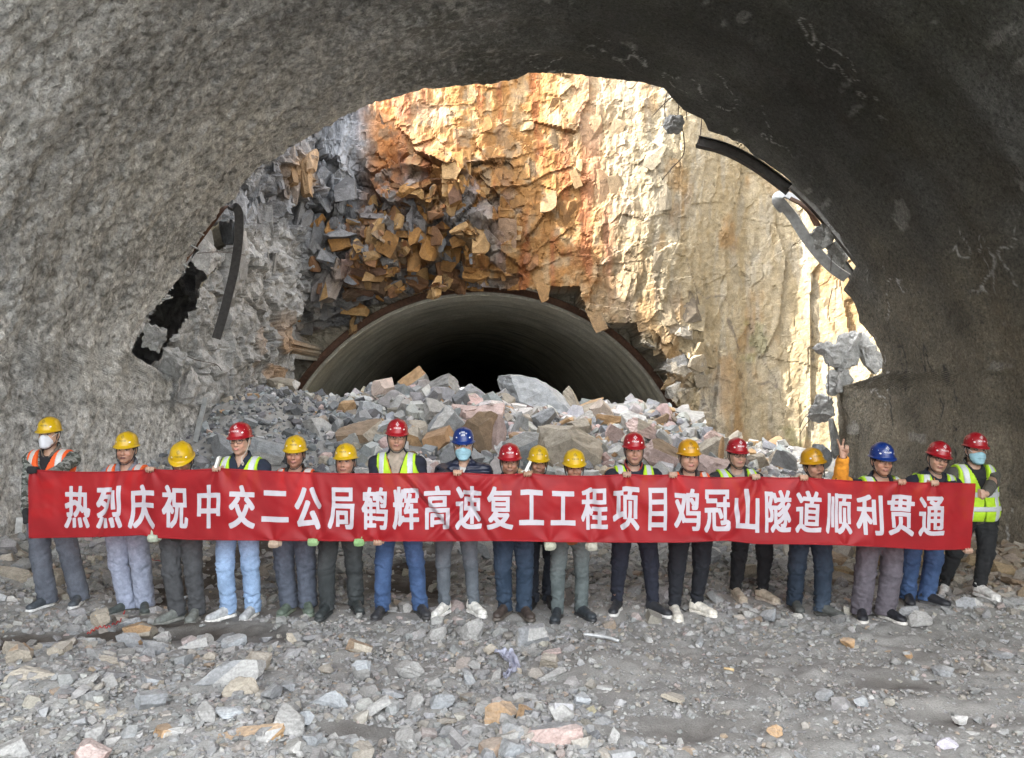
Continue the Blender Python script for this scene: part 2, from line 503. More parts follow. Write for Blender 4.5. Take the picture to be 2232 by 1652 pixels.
# ------------------------------------------------------------------ far tunnel
FX0, FSL, FZ, FR, FY0 = -0.97, -0.0632, -1.37, 6.6, 24.2
def far_c(y):
    return FX0 + FSL * (y - 24.0)
def build_far_tunnel():
    th = np.linspace(.0, math.pi, 260)
    ys = np.concatenate([np.arange(FY0, 44, .12), np.geomspace(44.2, 330, 110)])
    T, Y = np.meshgrid(th, ys, indexing='ij')
    s = T * FR
    off = .018 * fbm2(s * 2, Y * 2, 3, 151) + .03 * np.sin(Y * 2 * np.pi / 1.2) * (.6 + .6 * fbm2(s * .3, Y * .3, 2, 153))
    r = FR - off
    P = np.stack([far_c(Y) + r * np.cos(T), Y, FZ + r * np.sin(T)], -1)
    # outer ring: rough end face
    rim = []
    for k, (dr, dy) in enumerate([(.0, -.02), (.16, -.05), (.30, .0), (.34, .12), (.34, 1.2)]):
        j = .05 * fbm2(th * FR * 4, th * 0 + k, 3, 161 + k)
        rr = FR + dr + .3 * j
        rim.append(np.stack([far_c(FY0) + rr * np.cos(th), FY0 + dy + j, FZ + rr * np.sin(th)], -1))
    P = np.concatenate([np.stack(rim[::-1], 1), P], 1)
    st = fbm2(s * .35, Y * 3.2, 4, 171); st2 = fbm2(s * .8, Y * 7.5, 3, 173); n = fbm2(s * .6, Y * .4, 3, 177)
    c = mixc((.55, .52, .42), (.68, .65, .54), np.clip(.5 + n + .5 * st, 0, 1))
    c = mixc(c, (.72, .69, .60), sstep(.10, .30, st2) * sstep(-.4, .3, n) * .85)
    c = mixc(c, (.27, .26, .21), sstep(.2, .6, -st) * .6)
    cr = np.repeat(np.array([.33, .315, .27])[None, None], len(th), 0).repeat(5, 1)
    me = np_mesh('far_lining', P.reshape(-1, 3), grid_faces(len(th), P.shape[1]), True, np.concatenate([cr, c], 1).reshape(-1, 3))
    m = mat_tinted('cast_lining', 1.6, .84, 1.14, .85, .35, .03, 14.0)
    root = empty('concrete_tunnel', (far_c(FY0), FY0, 0), 'curved concrete tunnel mouth behind the rubble pile under the orange cliff', 'tunnel')
    obj('lining', me, m, root, (-far_c(FY0), -FY0, 0))
    t2 = np.linspace(-.05, math.pi + .05, 220); r2 = np.linspace(FR + .2, FR + 5.5, 60)
    T2, R2 = np.meshgrid(t2, r2, indexing='ij')
    s2 = T2 * FR
    fa, ca, ga = facets(s2 / .55, R2 / .5, 181, .8)
    yy = FY0 + .35 + .12 * fbm2(s2 * 1.2, R2 * 1.2, 4, 183) - .10 * fa - .25 * (R2 - FR - .2) * .3
    P2 = np.stack([far_c(FY0) + R2 * np.cos(T2), yy, FZ + R2 * np.sin(T2)], -1).reshape(-1, 3)
    c2 = mixc((.24, .21, .15), (.36, .33, .27), np.clip(.5 + fbm2(s2 * 2, R2 * 2, 3, 187), 0, 1)).reshape(-1, 3)
    obj('end_wall', np_mesh('end_wall', P2, grid_faces(220, 60), False, c2), m, root, (-far_c(FY0), -FY0, 0))
    # rusty steel arch standing in front of the end face
    a = np.linspace(.05, math.pi - .05, 70)
    path = np.stack([far_c(FY0) + (FR + .17) * np.cos(a), np.full_like(a, FY0 - .16), FZ + (FR + .17) * np.sin(a)], -1)
    sec = [(-.07, -.10), (.07, -.10), (.07, -.085), (.01, -.085), (.01, .085), (.07, .085), (.07, .10), (-.07, .10), (-.07, .085), (-.01, .085), (-.01, -.085), (-.07, -.085)]
    ups = np.stack([np.cos(a), a * 0, np.sin(a)], -1)
    me = sweep(path, sec, ups)
    obj('steel_rib', me, mat_plain('rusty_steel', (.10, .052, .032), .8, 12, .45, .2), root, (-far_c(FY0), -FY0, 0))
build_far_tunnel()

# ------------------------------------------------------------------ cliff
HOLE_PX = [(636, 905), (640, 846), (646, 732), (698, 715), (784, 706), (794, 670), (851, 651), (941, 629), (1008, 627), (1124, 633), (1262, 623), (1275, 664),
           (1303, 705), (1390, 705), (1405, 751), (1446, 776), (1461, 868), (1492, 909), (1492, 1300), (630, 1300)]
def in_poly(x, z, poly):
    c = np.zeros(x.shape, bool)
    n = len(poly)
    for i in range(n):
        x1, z1 = poly[i]; x2, z2 = poly[(i + 1) % n]
        if z1 == z2: continue
        t = ((z1 > z) != (z2 > z)) & (x < (x2 - x1) * (z - z1) / (z2 - z1) + x1)
        c ^= t
    return c
PLAN = [(-12, 9.5), (-9.6, 10.6), (-9.3, 12.4), (-8.6, 14.0), (-7.2, 15.7), (-6.45, 18.0), (-6.4, 20.0), (-6.25, 21.6), (-5.7, 22.7), (-4.3, 23.0), (-2, 22.9), (0.5, 22.7),
        (2.6, 22.5), (4.6, 22.4), (6.0, 22.9), (7.5, 23.3), (9.0, 23.2), (10.4, 22.5), (12.0, 21.0), (13.6, 18.4), (14.6, 15), (15, 10)]
CL = {}
def build_cliff():
    path = smooth_path([(a, b, 0) for a, b in PLAN], 1600)[:, :2]
    seg = np.r_[0, np.cumsum(np.hypot(*np.diff(path, axis=0).T))]
    # sample finely where the camera looks
    s_f = np.arange(0, seg[-1], .042)
    px_, py_ = np.interp(s_f, seg, path[:, 0]), np.interp(s_f, seg, path[:, 1])
    tx, ty = np.gradient(px_), np.gradient(py_)
    ln = np.hypot(tx, ty); nx, ny = ty / ln, -tx / ln                # towards the viewer side
    z_f = np.concatenate([np.arange(-.6, 13.2, .042), np.linspace(13.3, 14.2, 8)])
    S, Z = np.meshgrid(s_f, z_f, indexing='ij')
    _yy = np.interp(s_f, seg, path[:, 1]); _xx = np.interp(s_f, seg, path[:, 0])
    low = ((1 - sstep(-6.1, -5.0, _xx)))[:, None]                      # the left wall is a lower bench
    Z = np.where(Z > 11.0, Z * (1 - low) + (11.0 + .02 * (Z - 11.0)) * low, Z)
    X0 = np.repeat(px_[:, None], len(z_f), 1); Y0 = np.repeat(py_[:, None], len(z_f), 1)
    sE = np.interp(22.7, path[:600, 1], seg[:600]) if False else seg[np.argmin(np.hypot(path[:, 0] + 5.7, path[:, 1] - 22.7))]
    sR = seg[np.argmin(np.hypot(path[:, 0] - 5.4, path[:, 1] - 22.7))]
    left = 1 - sstep(sE - 1.2, sE + .6, S)
    right = sstep(sR - 1.6, sR + .8, S)
    front = (1 - left) * (1 - right)
    # picture coordinates of the undisplaced sheet: used to tell the rock beds apart
    dpt = np.maximum(Y0, 5)
    PX = 1116 + X0 / dpt * FPX; PY = 860 - (Z - CAM_H) / dpt * FPX
    # where the rock is broken (blocky) and where it is a smooth joint face
    upper = sstep(6.6, 7.6, Z + .8 * fbm2(S * .6, Z * .6, 2, 201))
    midleft = (1 - sstep(1000, 1180, PX)) * sstep(480, 640, PX)
    butt = np.exp(-(((PX - 1475) / 75) ** 2)) * sstep(690, 760, PY)
    blocky = np.clip(.12 + .88 * midleft * (1 - sstep(8.6, 9.8, Z)) + butt + .35 * left, 0, 1) * (1 - .72 * right * (1 - butt))
    f1, c1, g1 = facets(S / 1.7 + .25 * fbm2(S, Z, 2, 205), Z / (1.5 + 1.5 * 0) , 211, .9)
    f2, c2, g2 = facets(S / .62 + .3 * f1, Z / .55, 213, 1.0)
    f3, c3, g3 = facets(S / .27, Z / .30 + .5 * f2, 217, 1.0)
    fv, cv, gv = facets(S / .75, Z / 3.2, 219, .8)                     # tall joints on the right hand face
    fv2, cv2, gv2 = facets(S / .26, Z / 1.1, 223, .9)
    d = (.30 * f1 * (.25 + blocky) + .26 * f2 * blocky) * (1 + .35 * midleft) + .10 * f3 * (.12 + blocky) + .07 * fbm2(S * 2.6, Z * 1.3, 5, 227) + .035 * front * fbm2(S * 6, Z * 1.6, 3, 228)
    rough_l = left * (1 - .75 * sstep(6.2, 7.4, Z))
    d = d * (1 - .62 * rough_l) + rough_l * (.28 * fbm2(S * .9, Z * .9, 5, 243) + .09 * fbm2(S * 5, Z * 5, 4, 244) + .10 * facets(S / .5, Z / .5, 245, 1.0)[0])
    d = d * (1 - .6 * right) + right * (.13 * fv + .03 * fv2 + .10 * fbm2(S * .8, Z * .35, 4, 225))
    d += .018 * fbm2(S * 9, Z * 9, 3, 229)
    slabs, cs, gs = facets(S / 2.3 + .35 * fbm2(S * .8, Z * .8, 2, 231), Z / 1.6, 233, .35)
    # the orange mass hangs over the mouth; its underside steps back in ledges
    lip = sstep(4.3, 7.4, Z - .9 * sstep(1000, 640, PX) * 0 + .9 * slabs * midleft + .35 * f2)
    over = front * (lip - .55) * (1.25 * midleft + .15)
    led = np.floor((Z + .5 * f1 + .25 * f2) / .8)
    over += front * midleft * .22 * (_hash(led, led * 0, led * 0, 239) - .5) * (1 - sstep(8.4, 9.6, Z))
    d += over
    # hanging flakes on the centre face
    fl = sstep(.55, .75, slabs) * front * sstep(5.6, 6.4, Z)
    d += .22 * fl
    # grey ribbed wall top left leans out
    d += left * (.35 * sstep(6.5, 9.5, Z) + .12 * fv)
    d += (left + front * (PX < 800)) * sstep(6.0, 7.0, Z) * (.10 * facets(S / .34, Z / 1.3 + .5 * f1, 289, .9)[0] + .06 * fbm2(S * 5, Z * 1.2, 3, 288))
    # hollow left between the torn lining and the rock on the left
    gap = in_poly(PX + 10 * f2 + 6 * f3, PY + 10 * f3, [(270, 790), (311, 722), (352, 652), (399, 584), (437, 520), (462, 486), (505, 478), (492, 520), (462, 574), (436, 622), (410, 676), (384, 726), (352, 764), (310, 800)])
    X = X0 + nx[:, None] * d; Y = Y0 + ny[:, None] * d
    # opening around the far tunnel
    poly = [((px - 1116) / FPX * 22.4, CAM_H + (860 - py) / FPX * 22.4) for px, py in HOLE_PX]
    xs_, zs_ = X / np.maximum(Y, 1) * 22.4, CAM_H + (Z - CAM_H) / np.maximum(Y, 1) * 22.4
    jx = .10 * f2 + .06 * f3; jz = .07 * f3
    hole = in_poly(xs_ + jx * .5, zs_ + jz * .5, poly) & (Y > 19.5)
    ringr = np.hypot(X - far_c(FY0), Z - FZ)
    Yh = FY0 + .10 + .10 * f2 + .08 * f3
    Y = np.where(hole, np.maximum(Y + .2, Yh), Y)
    keep = ~(hole & (ringr < FR + .2)) & ~(gap & (left > .5))
    V = np.stack([X, Y, Z], -1)
    F = grid_faces(len(s_f), len(z_f))
    kf = keep.reshape(-1)[F].all(1)
    F = F[kf]
    # ---- colour
    nz = fbm2(S * .8, Z * .8, 4, 251); nf = fbm2(S * 3.5, Z * 3.5, 4, 253); nb = fbm2(S * .35, Z * .3, 3, 257)
    streak = fbm2(S * 3.2, Z * .45, 4, 259)
    grey = mixc((.15, .157, .168), (.265, .272, .285), np.clip(.5 + nz, 0, 1))
    grey = mixc(grey, (.36, .36, .355), np.clip(c3 - .55, 0, 1) * 1.2)
    grey = mixc(grey, (.085, .088, .094), np.clip(.35 - c2, 0, 1) * 1.4)
    orange = mixc((.205, .092, .021), (.25, .133, .043), np.clip(.5 + nf, 0, 1))
    orange = mixc(orange, (.21, .066, .016), sstep(.08, .45, streak + .5 * nz) * .85)
    orange = mixc(orange, (.26, .185, .10), sstep(.12, .4, -streak + .7 * nf) * .6)
    orange = mixc(orange, (.16, .11, .066), sstep(.22, .5, nf - .3 * nz) * .6)
    pale = mixc((.20, .158, .092), (.26, .22, .15), np.clip(.5 + streak + .4 * nf, 0, 1))
    pale = mixc(pale, (.20, .115, .042), sstep(.1, .5, fbm2(S * 1.1, Z * .7, 4, 261)) * .7)
    pale = mixc(pale, (.20, .19, .165), sstep(.12, .4, fbm2(S * 4.5, Z * .8, 3, 263)) * .35)
    # orange on the upper centre, bedded grey and rust below it, grey to the left, pale to the right
    wo = np.exp(-(((PX - 1110) / 390) ** 4)) * sstep(-.35, .25, nb + .8 - .9 * sstep(430, 640, PY) * 0)
    c = mixc(grey, orange, np.clip(wo, 0, 1))
    pick = midleft * sstep(330, 470, PY) * (c2 + .35 * c1 < .62 + .25 * nb)
    c = mixc(c, grey * .92, pick * .9)
    rustu = midleft * sstep(430, 520, PY) * (np.abs(cs - .6) < .10)
    c = mixc(c, (.13, .065, .045), rustu * .7)
    wp = sstep(1210, 1520, PX + 160 * nb)
    c = mixc(c, pale, wp)
    wl = left * (1 - sstep(.1, .4, nb))
    c = mixc(c, grey, np.clip(left * 1.1, 0, 1))
    c = mixc(c, mixc((.24, .238, .225), (.40, .395, .38), np.clip(.5 + nf + .4 * nz, 0, 1)), left * sstep(420, 560, PY + 90 * nz) * .9)                 # sprayed concrete residue low left
    c = mixc(c, (.33, .20, .10), left * sstep(540, 600, PX) * sstep(640, 760, PY) * (c2 > .55) * .8)
    ul = front * (1 - sstep(770, 830, PX)) * (1 - sstep(440, 520, PY + 60 * nz))
    rib = fbm2(S * 4.2, Z * .9 + S * .8, 4, 287)
    c = mixc(c, mixc((.13, .137, .15), (.33, .34, .355), np.clip(.5 + rib, 0, 1)), np.clip(ul + left * (1 - sstep(440, 520, PY)), 0, 1))
    c = mixc(c, (.40, .15, .035), np.exp(-(((PX - 848) / 40) ** 2)) * sstep(210, 240, PY) * (1 - sstep(420, 500, PY)) * sstep(-.2, .2, nf) * .8)
    c = mixc(c, (.42, .26, .12), np.exp(-(((PX - 625) / 28) ** 2 + ((PY - 372) / 40) ** 2)))
    c = mixc(c, mixc((.27, .27, .265), (.36, .31, .23), c3), np.clip(butt * 1.1, 0, 1) * (c2 > .3))
    # joints
    joint = (1 - sstep(.0, .05, g1)) * .5 * blocky * (1 - .7 * rough_l)
    joint = np.maximum(joint, (1 - sstep(.0, .07, g2)) * blocky * .4)
    crk = np.abs(fbm2(S * .9 + .35 * Z, Z * .28, 3, 271)); crm = sstep(.5, .6, vn2(S * .45, Z * .3, 273))
    joint = np.maximum(joint, (1 - sstep(.003, .014, crk)) * crm * .75)
    c = mixc(c, (.07, .055, .045), joint)
    moss = right * sstep(.68, .76, vn2(S * .9, Z * .55, 281)) * sstep(.5, .62, vn2(S * 5, Z * 3.5, 283))
    c = mixc(c, (.17, .18, .07), moss * .35)
    c = np.where(hole[..., None], mixc((.30, .27, .21), (.36, .33, .27), np.clip(.5 + nf, 0, 1)), c)
    used = np.zeros(V.reshape(-1, 3).shape[0], bool); used[F.ravel()] = True
    remap = np.cumsum(used) - 1
    me = np_mesh('cliff', V.reshape(-1, 3)[used], remap[F], False, c.reshape(-1, 3)[used])
    obj('cliff_terrain', me, M_cliff, kind='structure')
    CL.update(V=V, c=c, PX=PX, PY=PY, blocky=blocky, left=left, butt=butt, hole=hole, nx=nx, ny=ny, front=front, Z=Z)
    # hilltop behind the cliff edge
    xs2 = np.linspace(-4.5, 60, 61); ys2 = np.linspace(0, 1, 24)
    A, B = np.meshgrid(xs2, ys2, indexing='ij')
    ye = np.interp(A, path[::10, 0], path[::10, 1])
    Yt = ye + .6 + B * 380; Zt = 14.0 + B * 60 + 1.2 * fbm2(A * .2, Yt * .1, 3, 291)
    obj('hilltop_terrain', np_mesh('hilltop', np.stack([A, Yt, Zt], -1).reshape(-1, 3), grid_faces(61, 24), True), M_hill, kind='structure')
build_cliff()
def build_blocker_bench():
    # unseen ground over the lower left wall, added to block the sun
    us = np.linspace(0, 1, 40); ys = np.linspace(11.5, 70, 60)
    U, Y = np.meshgrid(us, ys, indexing='ij')
    X = -6.1 - 50 * U - 1.2 * (Y < 16) ; Z = 11.05 + 3 * U + .3 * fbm2(X * .4, Y * .4, 3, 295)
    obj('blocker_bench_terrain', np_mesh('bench', np.stack([X, Y, Z], -1).reshape(-1, 3), grid_faces(40, 60), True), M_hill, kind='structure')
build_blocker_bench()
def build_hollow():
    # rock at the back of the hollow behind the torn lining on the left
    ys = np.arange(9.5, 24, .07); zs = np.arange(-.5, 11.2, .07)
    Y, Z = np.meshgrid(ys, zs, indexing='ij')
    f, c_, g = facets(Y / .9, Z / .9, 297, .9)
    X = -9.7 + .35 * f + .25 * fbm2(Y * 2, Z * 2, 4, 298)
    c = mixc((.22, .22, .225), (.38, .38, .38), np.clip(.5 + fbm2(Y * 3, Z * 3, 3, 299), 0, 1)).reshape(-1, 3)
    obj('hollow_terrain', np_mesh('hollow', np.stack([X, Y, Z], -1).reshape(-1, 3), grid_faces(len(ys), len(zs)), False, c), M_cliff, kind='structure')
build_hollow()
# ------------------------------------------------------------------ signed-distance modelling of bodies and clothes
class Field:
    def __init__(s, lo, hi, h):
        s.o = np.asarray(lo, float); s.h = h
        s.n = np.maximum(4, np.ceil((np.asarray(hi, float) - s.o) / h).astype(int) + 1)
        s.a = np.full(s.n, 0.5, np.float32)
    def box(s, lo, hi, pad):
        i0 = np.clip(np.floor((np.asarray(lo) - pad - s.o) / s.h).astype(int), 0, s.n)
        i1 = np.clip(np.ceil((np.asarray(hi) + pad - s.o) / s.h).astype(int) + 1, 0, s.n)
        sl = tuple(slice(a, b) for a, b in zip(i0, i1))
        ax = [s.o[k] + s.h * np.arange(i0[k], i1[k]) for k in range(3)]
        return sl, ax[0][:, None, None], ax[1][None, :, None], ax[2][None, None, :]
    def put(s, prim, k=0.02, sub=False, grow=0.0):
        lo, hi, fn = prim
        pad = k + 3 * s.h + abs(grow)
        sl, x, y, z = s.box(lo, hi, pad)
        if min(s.a[sl].shape) == 0: return s
        d = (fn(x, y, z) - grow).astype(np.float32)
        a = s.a[sl]
        if sub:
            d = -d
            hh = np.clip(.5 - .5 * (a - d) / k, 0, 1) if k > 0 else (d > a) * 1.0
            s.a[sl] = a + (d - a) * hh + k * hh * (1 - hh)
        else:
            hh = np.clip(.5 + .5 * (a - d) / k, 0, 1)
            s.a[sl] = a + (d - a) * hh - k * hh * (1 - hh)
        return s
    def pos(s):
        ax = [s.o[k] + s.h * np.arange(s.n[k]) for k in range(3)]
        return ax[0][:, None, None], ax[1][None, :, None], ax[2][None, None, :]
    def cut(s, fn):
        s.a = np.maximum(s.a, fn(*s.pos()).astype(np.float32)); return s
    def copy(s):
        f = Field.__new__(Field); f.o = s.o; f.h = s.h; f.n = s.n; f.a = s.a.copy(); return f
    def mesh(s):
        a = s.a; n = a.shape
        ins = a < 0
        cnt = np.zeros(tuple(k - 1 for k in n), np.int8)
        sl = (slice(0, -1), slice(1, None))
        cor = [(i, j, k) for i in (0, 1) for j in (0, 1) for k in (0, 1)]
        for c in cor: cnt += ins[sl[c[0]], sl[c[1]], sl[c[2]]]
        act = (cnt > 0) & (cnt < 8)
        I = np.argwhere(act)
        if len(I) == 0: return np.zeros((0, 3)), np.zeros((0, 4), int)
        idx = np.full(act.shape, -1, np.int32); idx[act] = np.arange(len(I))
        val = {c: a[I[:, 0] + c[0], I[:, 1] + c[1], I[:, 2] + c[2]] for c in cor}
        acc = np.zeros((len(I), 3)); num = np.zeros(len(I))
        for c in cor:
            for ax in range(3):
                if c[ax] == 0:
                    e = list(c); e[ax] = 1; e = tuple(e)
                    va, vb = val[c], val[e]
                    m = (va < 0) != (vb < 0)
                    t = np.where(m, va / np.where(m, va - vb, 1), 0)
                    p = np.repeat(np.array(c, float)[None], len(I), 0); p[:, ax] = t
                    acc[m] += p[m]; num[m] += 1
        V = s.o + (I + acc / num[:, None]) * s.h
        Fs = []
        for ax in range(3):
            b, c = [(1, 2), (2, 0), (0, 1)][ax]
            lo = [slice(None)] * 3; hi = [slice(None)] * 3
            lo[ax] = slice(0, -1); hi[ax] = slice(1, None)
            m = ins[tuple(lo)] != ins[tuple(hi)]
            E = np.argwhere(m)
            E = E[(E[:, b] > 0) & (E[:, c] > 0) & (E[:, b] < n[b] - 1) & (E[:, c] < n[c] - 1)]
            if len(E) == 0: continue
            def g(db, dc):
                q = E.copy(); q[:, b] -= db; q[:, c] -= dc
                return idx[q[:, 0], q[:, 1], q[:, 2]]
            q = np.stack([g(1, 1), g(0, 1), g(0, 0), g(1, 0)], -1)
            flip = ~ins[E[:, 0], E[:, 1], E[:, 2]]
            q[flip] = q[flip][:, ::-1]
            Fs.append(q[(q >= 0).all(1)])
        return V, np.concatenate(Fs)
    def grad(s, P):
        g = np.gradient(s.a, s.h)
        i = np.clip(np.round((P - s.o) / s.h).astype(int), 0, np.array(s.n) - 1)
        G = np.stack([g[k][i[:, 0], i[:, 1], i[:, 2]] for k in range(3)], -1)
        return G / (np.linalg.norm(G, axis=1)[:, None] + 1e-9)
def cap(a, b, ra, rb=None, flat=1.0):
    """tapered capsule; flat < 1 squashes it front to back"""
    rb = ra if rb is None else rb
    a = np.asarray(a, float); b = np.asarray(b, float); R = max(ra, rb)
    ab = b - a; L2 = float(ab @ ab) + 1e-9
    def fn(x, y, z):
        t = np.clip(((x - a[0]) * ab[0] + (y - a[1]) * ab[1] + (z - a[2]) * ab[2]) / L2, 0, 1)
        dx = x - a[0] - t * ab[0]; dy = (y - a[1] - t * ab[1]) / flat; dz = z - a[2] - t * ab[2]
        return (np.sqrt(dx * dx + dy * dy + dz * dz) - (ra + (rb - ra) * t)) * min(1, .5 + .5 * flat)
    return np.minimum(a, b) - R, np.maximum(a, b) + R, fn
def ell(c, r, Rm=None):
    c = np.asarray(c, float); r = np.asarray(r, float)
    m = r.max()
    Rm = np.eye(3) if Rm is None else np.asarray(Rm)
    if np.allclose(Rm, np.eye(3)): ext = r
    else: ext = np.full(3, m)
    def fn(x, y, z):
        dx, dy, dz = x - c[0], y - c[1], z - c[2]
        u = Rm[0, 0] * dx + Rm[1, 0] * dy + Rm[2, 0] * dz
        v = Rm[0, 1] * dx + Rm[1, 1] * dy + Rm[2, 1] * dz
        w = Rm[0, 2] * dx + Rm[1, 2] * dy + Rm[2, 2] * dz
        k0 = np.sqrt((u / r[0]) ** 2 + (v / r[1]) ** 2 + (w / r[2]) ** 2)
        k1 = np.sqrt((u / r[0] ** 2) ** 2 + (v / r[1] ** 2) ** 2 + (w / r[2] ** 2) ** 2)
        return k0 * (k0 - 1) / (k1 + 1e-6)
    return c - ext, c + ext, fn
def crinkle(V, F, field, amp, fr=(7, 7, 16), seed=0, where=None):
    """push cloth vertices in and out along the normals: folds"""
    n = field.grad(V)
    q = V * np.asarray(fr)
    w = fbm3(V[:, 0] * 5, V[:, 1] * 5, V[:, 2] * 5, 2, seed + 50)
    f = fbm3(q[:, 0] + 1.4 * w, q[:, 1] + 1.4 * w, q[:, 2] + 2.2 * w, 3, seed)
    f = -np.abs(f) * 2 + .35
    a = amp if where is None else amp * where(V)
    return V + n * (f * a)[:, None] if np.ndim(a) else V + n * (f * a)[:, None]

# ------------------------------------------------------------------ materials of people
def mat_skin():
    m, nt, b = _new('skin')
    n1 = noise(nt, obj_pos(nt), 60, 3)
    c = mul(nt, attr(nt).outputs['Color'], ramp(nt, n1, [(.3, .88), (.7, 1.1)]))
    nt.links.new(c, b.inputs['Base Color'])
    b.inputs['Roughness'].default_value = .5
    b.inputs['Subsurface Weight'].default_value = .12
    b.inputs['Subsurface Radius'].default_value = (.012, .005, .003)
    b.inputs['Subsurface Scale'].default_value = .5
    return m
M_skin = mat_skin()
M_hair = mat_plain('hair', (.012, .011, .010), .55, 160, .4, bstr=.5, bdist=.004)
_cm = {}
def cloth(col, kind='cloth'):
    key = (tuple(col), kind)
    if key not in _cm:
        if kind == 'denim':
            m, nt, b = _new('denim')
            p = obj_pos(nt)
            big = noise(nt, p, 4.0, 3, .5); fine = noise(nt, p, 260, 2); mid = noise(nt, p, 30, 4)
            worn = ramp(nt, big, [(.42, 0.), (.68, 1.)])
            c = mul(nt, tuple(col), tuple(min(1, x * 1.45 + .015) for x in col), worn, 'MIX')
            c = mul(nt, c, ramp(nt, fine, [(.3, .78), (.7, 1.2)])); c = mul(nt, c, ramp(nt, mid, [(.3, .85), (.7, 1.12)]))
            nt.links.new(c, b.inputs['Base Color']); b.inputs['Roughness'].default_value = .9
            bump(nt, b, mul(nt, fine, mid, .5, 'MIX'), .35, .004)
        elif kind == 'camo':
            m, nt, b = _new('camouflage')
            p = obj_pos(nt)
            mp = N(nt, 'ShaderNodeMapping'); mp.inputs['Scale'].default_value = (1, 1, 2.2); nt.links.new(p, mp.inputs['Vector'])
            n1 = noise(nt, mp.outputs[0], 11, 3, .55); n2 = noise(nt, mp.outputs[0], 17, 3, .55)
            c = mul(nt, (.17, .185, .165), (.055, .06, .05), ramp(nt, n1, [(.49, 0.), (.51, 1.)]), 'MIX')
            c = mul(nt, c, (.30, .31, .29), ramp(nt, n2, [(.56, 0.), (.58, 1.)]), 'MIX')
            nt.links.new(c, b.inputs['Base Color']); b.inputs['Roughness'].default_value = .92
        elif kind == 'hivis':
            m = mat_plain('hivis', col, .75, 22, .14, bstr=.25, bdist=.006)
        elif kind == 'tape':
            m = mat_plain('reflective_tape', col, .38, 90, .12, bstr=.25, bdist=.004, spec=.7)
        elif kind == 'leather':
            m = mat_plain('shoe', col, .55, 24, .45, bstr=.35, bdist=.006)
        elif kind == 'puffer':
            m, nt, b = _new('puffer')
            p = obj_pos(nt)
            b.inputs['Base Color'].default_value = (*col, 1); b.inputs['Roughness'].default_value = .42
            w = N(nt, 'ShaderNodeTexWave', wave_type='BANDS', bands_direction='Z'); w.inputs['Scale'].default_value = 5.5; w.inputs['Distortion'].default_value = 2.2
            nt.links.new(p, w.inputs['Vector']); bump(nt, b, w.outputs['Fac'], .6, .02)
        else:
            m = mat_plain('cloth', col, .9, 26, .28, bstr=.3, bdist=.006)
        _cm[key] = m
    return _cm[key]
def plastic(name, col):
    m, nt, b = _new(name)
    n1 = noise(nt, obj_pos(nt), 28, 5, .7)
    dirt = ramp(nt, n1, [(.56, 0.), (.78, .55)])
    c = mul(nt, tuple(col), tuple(x * .5 + .08 for x in col), dirt, 'MIX')
    nt.links.new(c, b.inputs['Base Color'])
    nt.links.new(ramp(nt, n1, [(.3, .22), (.75, .5)]), b.inputs['Roughness'])
    b.inputs['Coat Weight'].default_value = .15
    return m
M_helmet = {'yellow': plastic('yellow_helmet_shell', (.52, .33, .006)), 'amber': plastic('amber_helmet_shell', (.47, .235, .005)), 'red': plastic('red_helmet_shell', (.28, .006, .012)), 'blue': plastic('blue_helmet_shell', (.005, .026, .15))}
M_mark = {'yellow': mat_plain('dark_mark', (.03, .05, .03), .6), 'amber': mat_plain('dark_mark', (.03, .04, .03), .6), 'red': mat_plain('white_mark', (.8, .78, .78), .6), 'blue': mat_plain('white_mark', (.8, .8, .82), .6)}
M_white = mat_plain('white_plastic', (.72, .72, .70), .5)
M_strap = mat_plain('strap_webbing', (.02, .02, .022), .8)
M_strap2 = mat_plain('pale_webbing', (.42, .38, .32), .8)
M_frame = mat_plain('glasses_frame', (.02, .015, .014), .35)
M_lens, _nt2, _b2 = _new('lens')
_b2.inputs['Base Color'].default_value = (.8, .8, .8, 1); _b2.inputs['Transmission Weight'].default_value = 1.0
_b2.inputs['Roughness'].default_value = .02; _b2.inputs['IOR'].default_value = 1.02; _b2.inputs['Alpha'].default_value = .18
M_surg = mat_plain('surgical_mask', (.27, .46, .53), .85, 40, .12, bstr=.5, bdist=.004, stretch=(1, 1, 3))
M_n95 = mat_plain('respirator', (.58, .59, .62), .85, 40, .06)

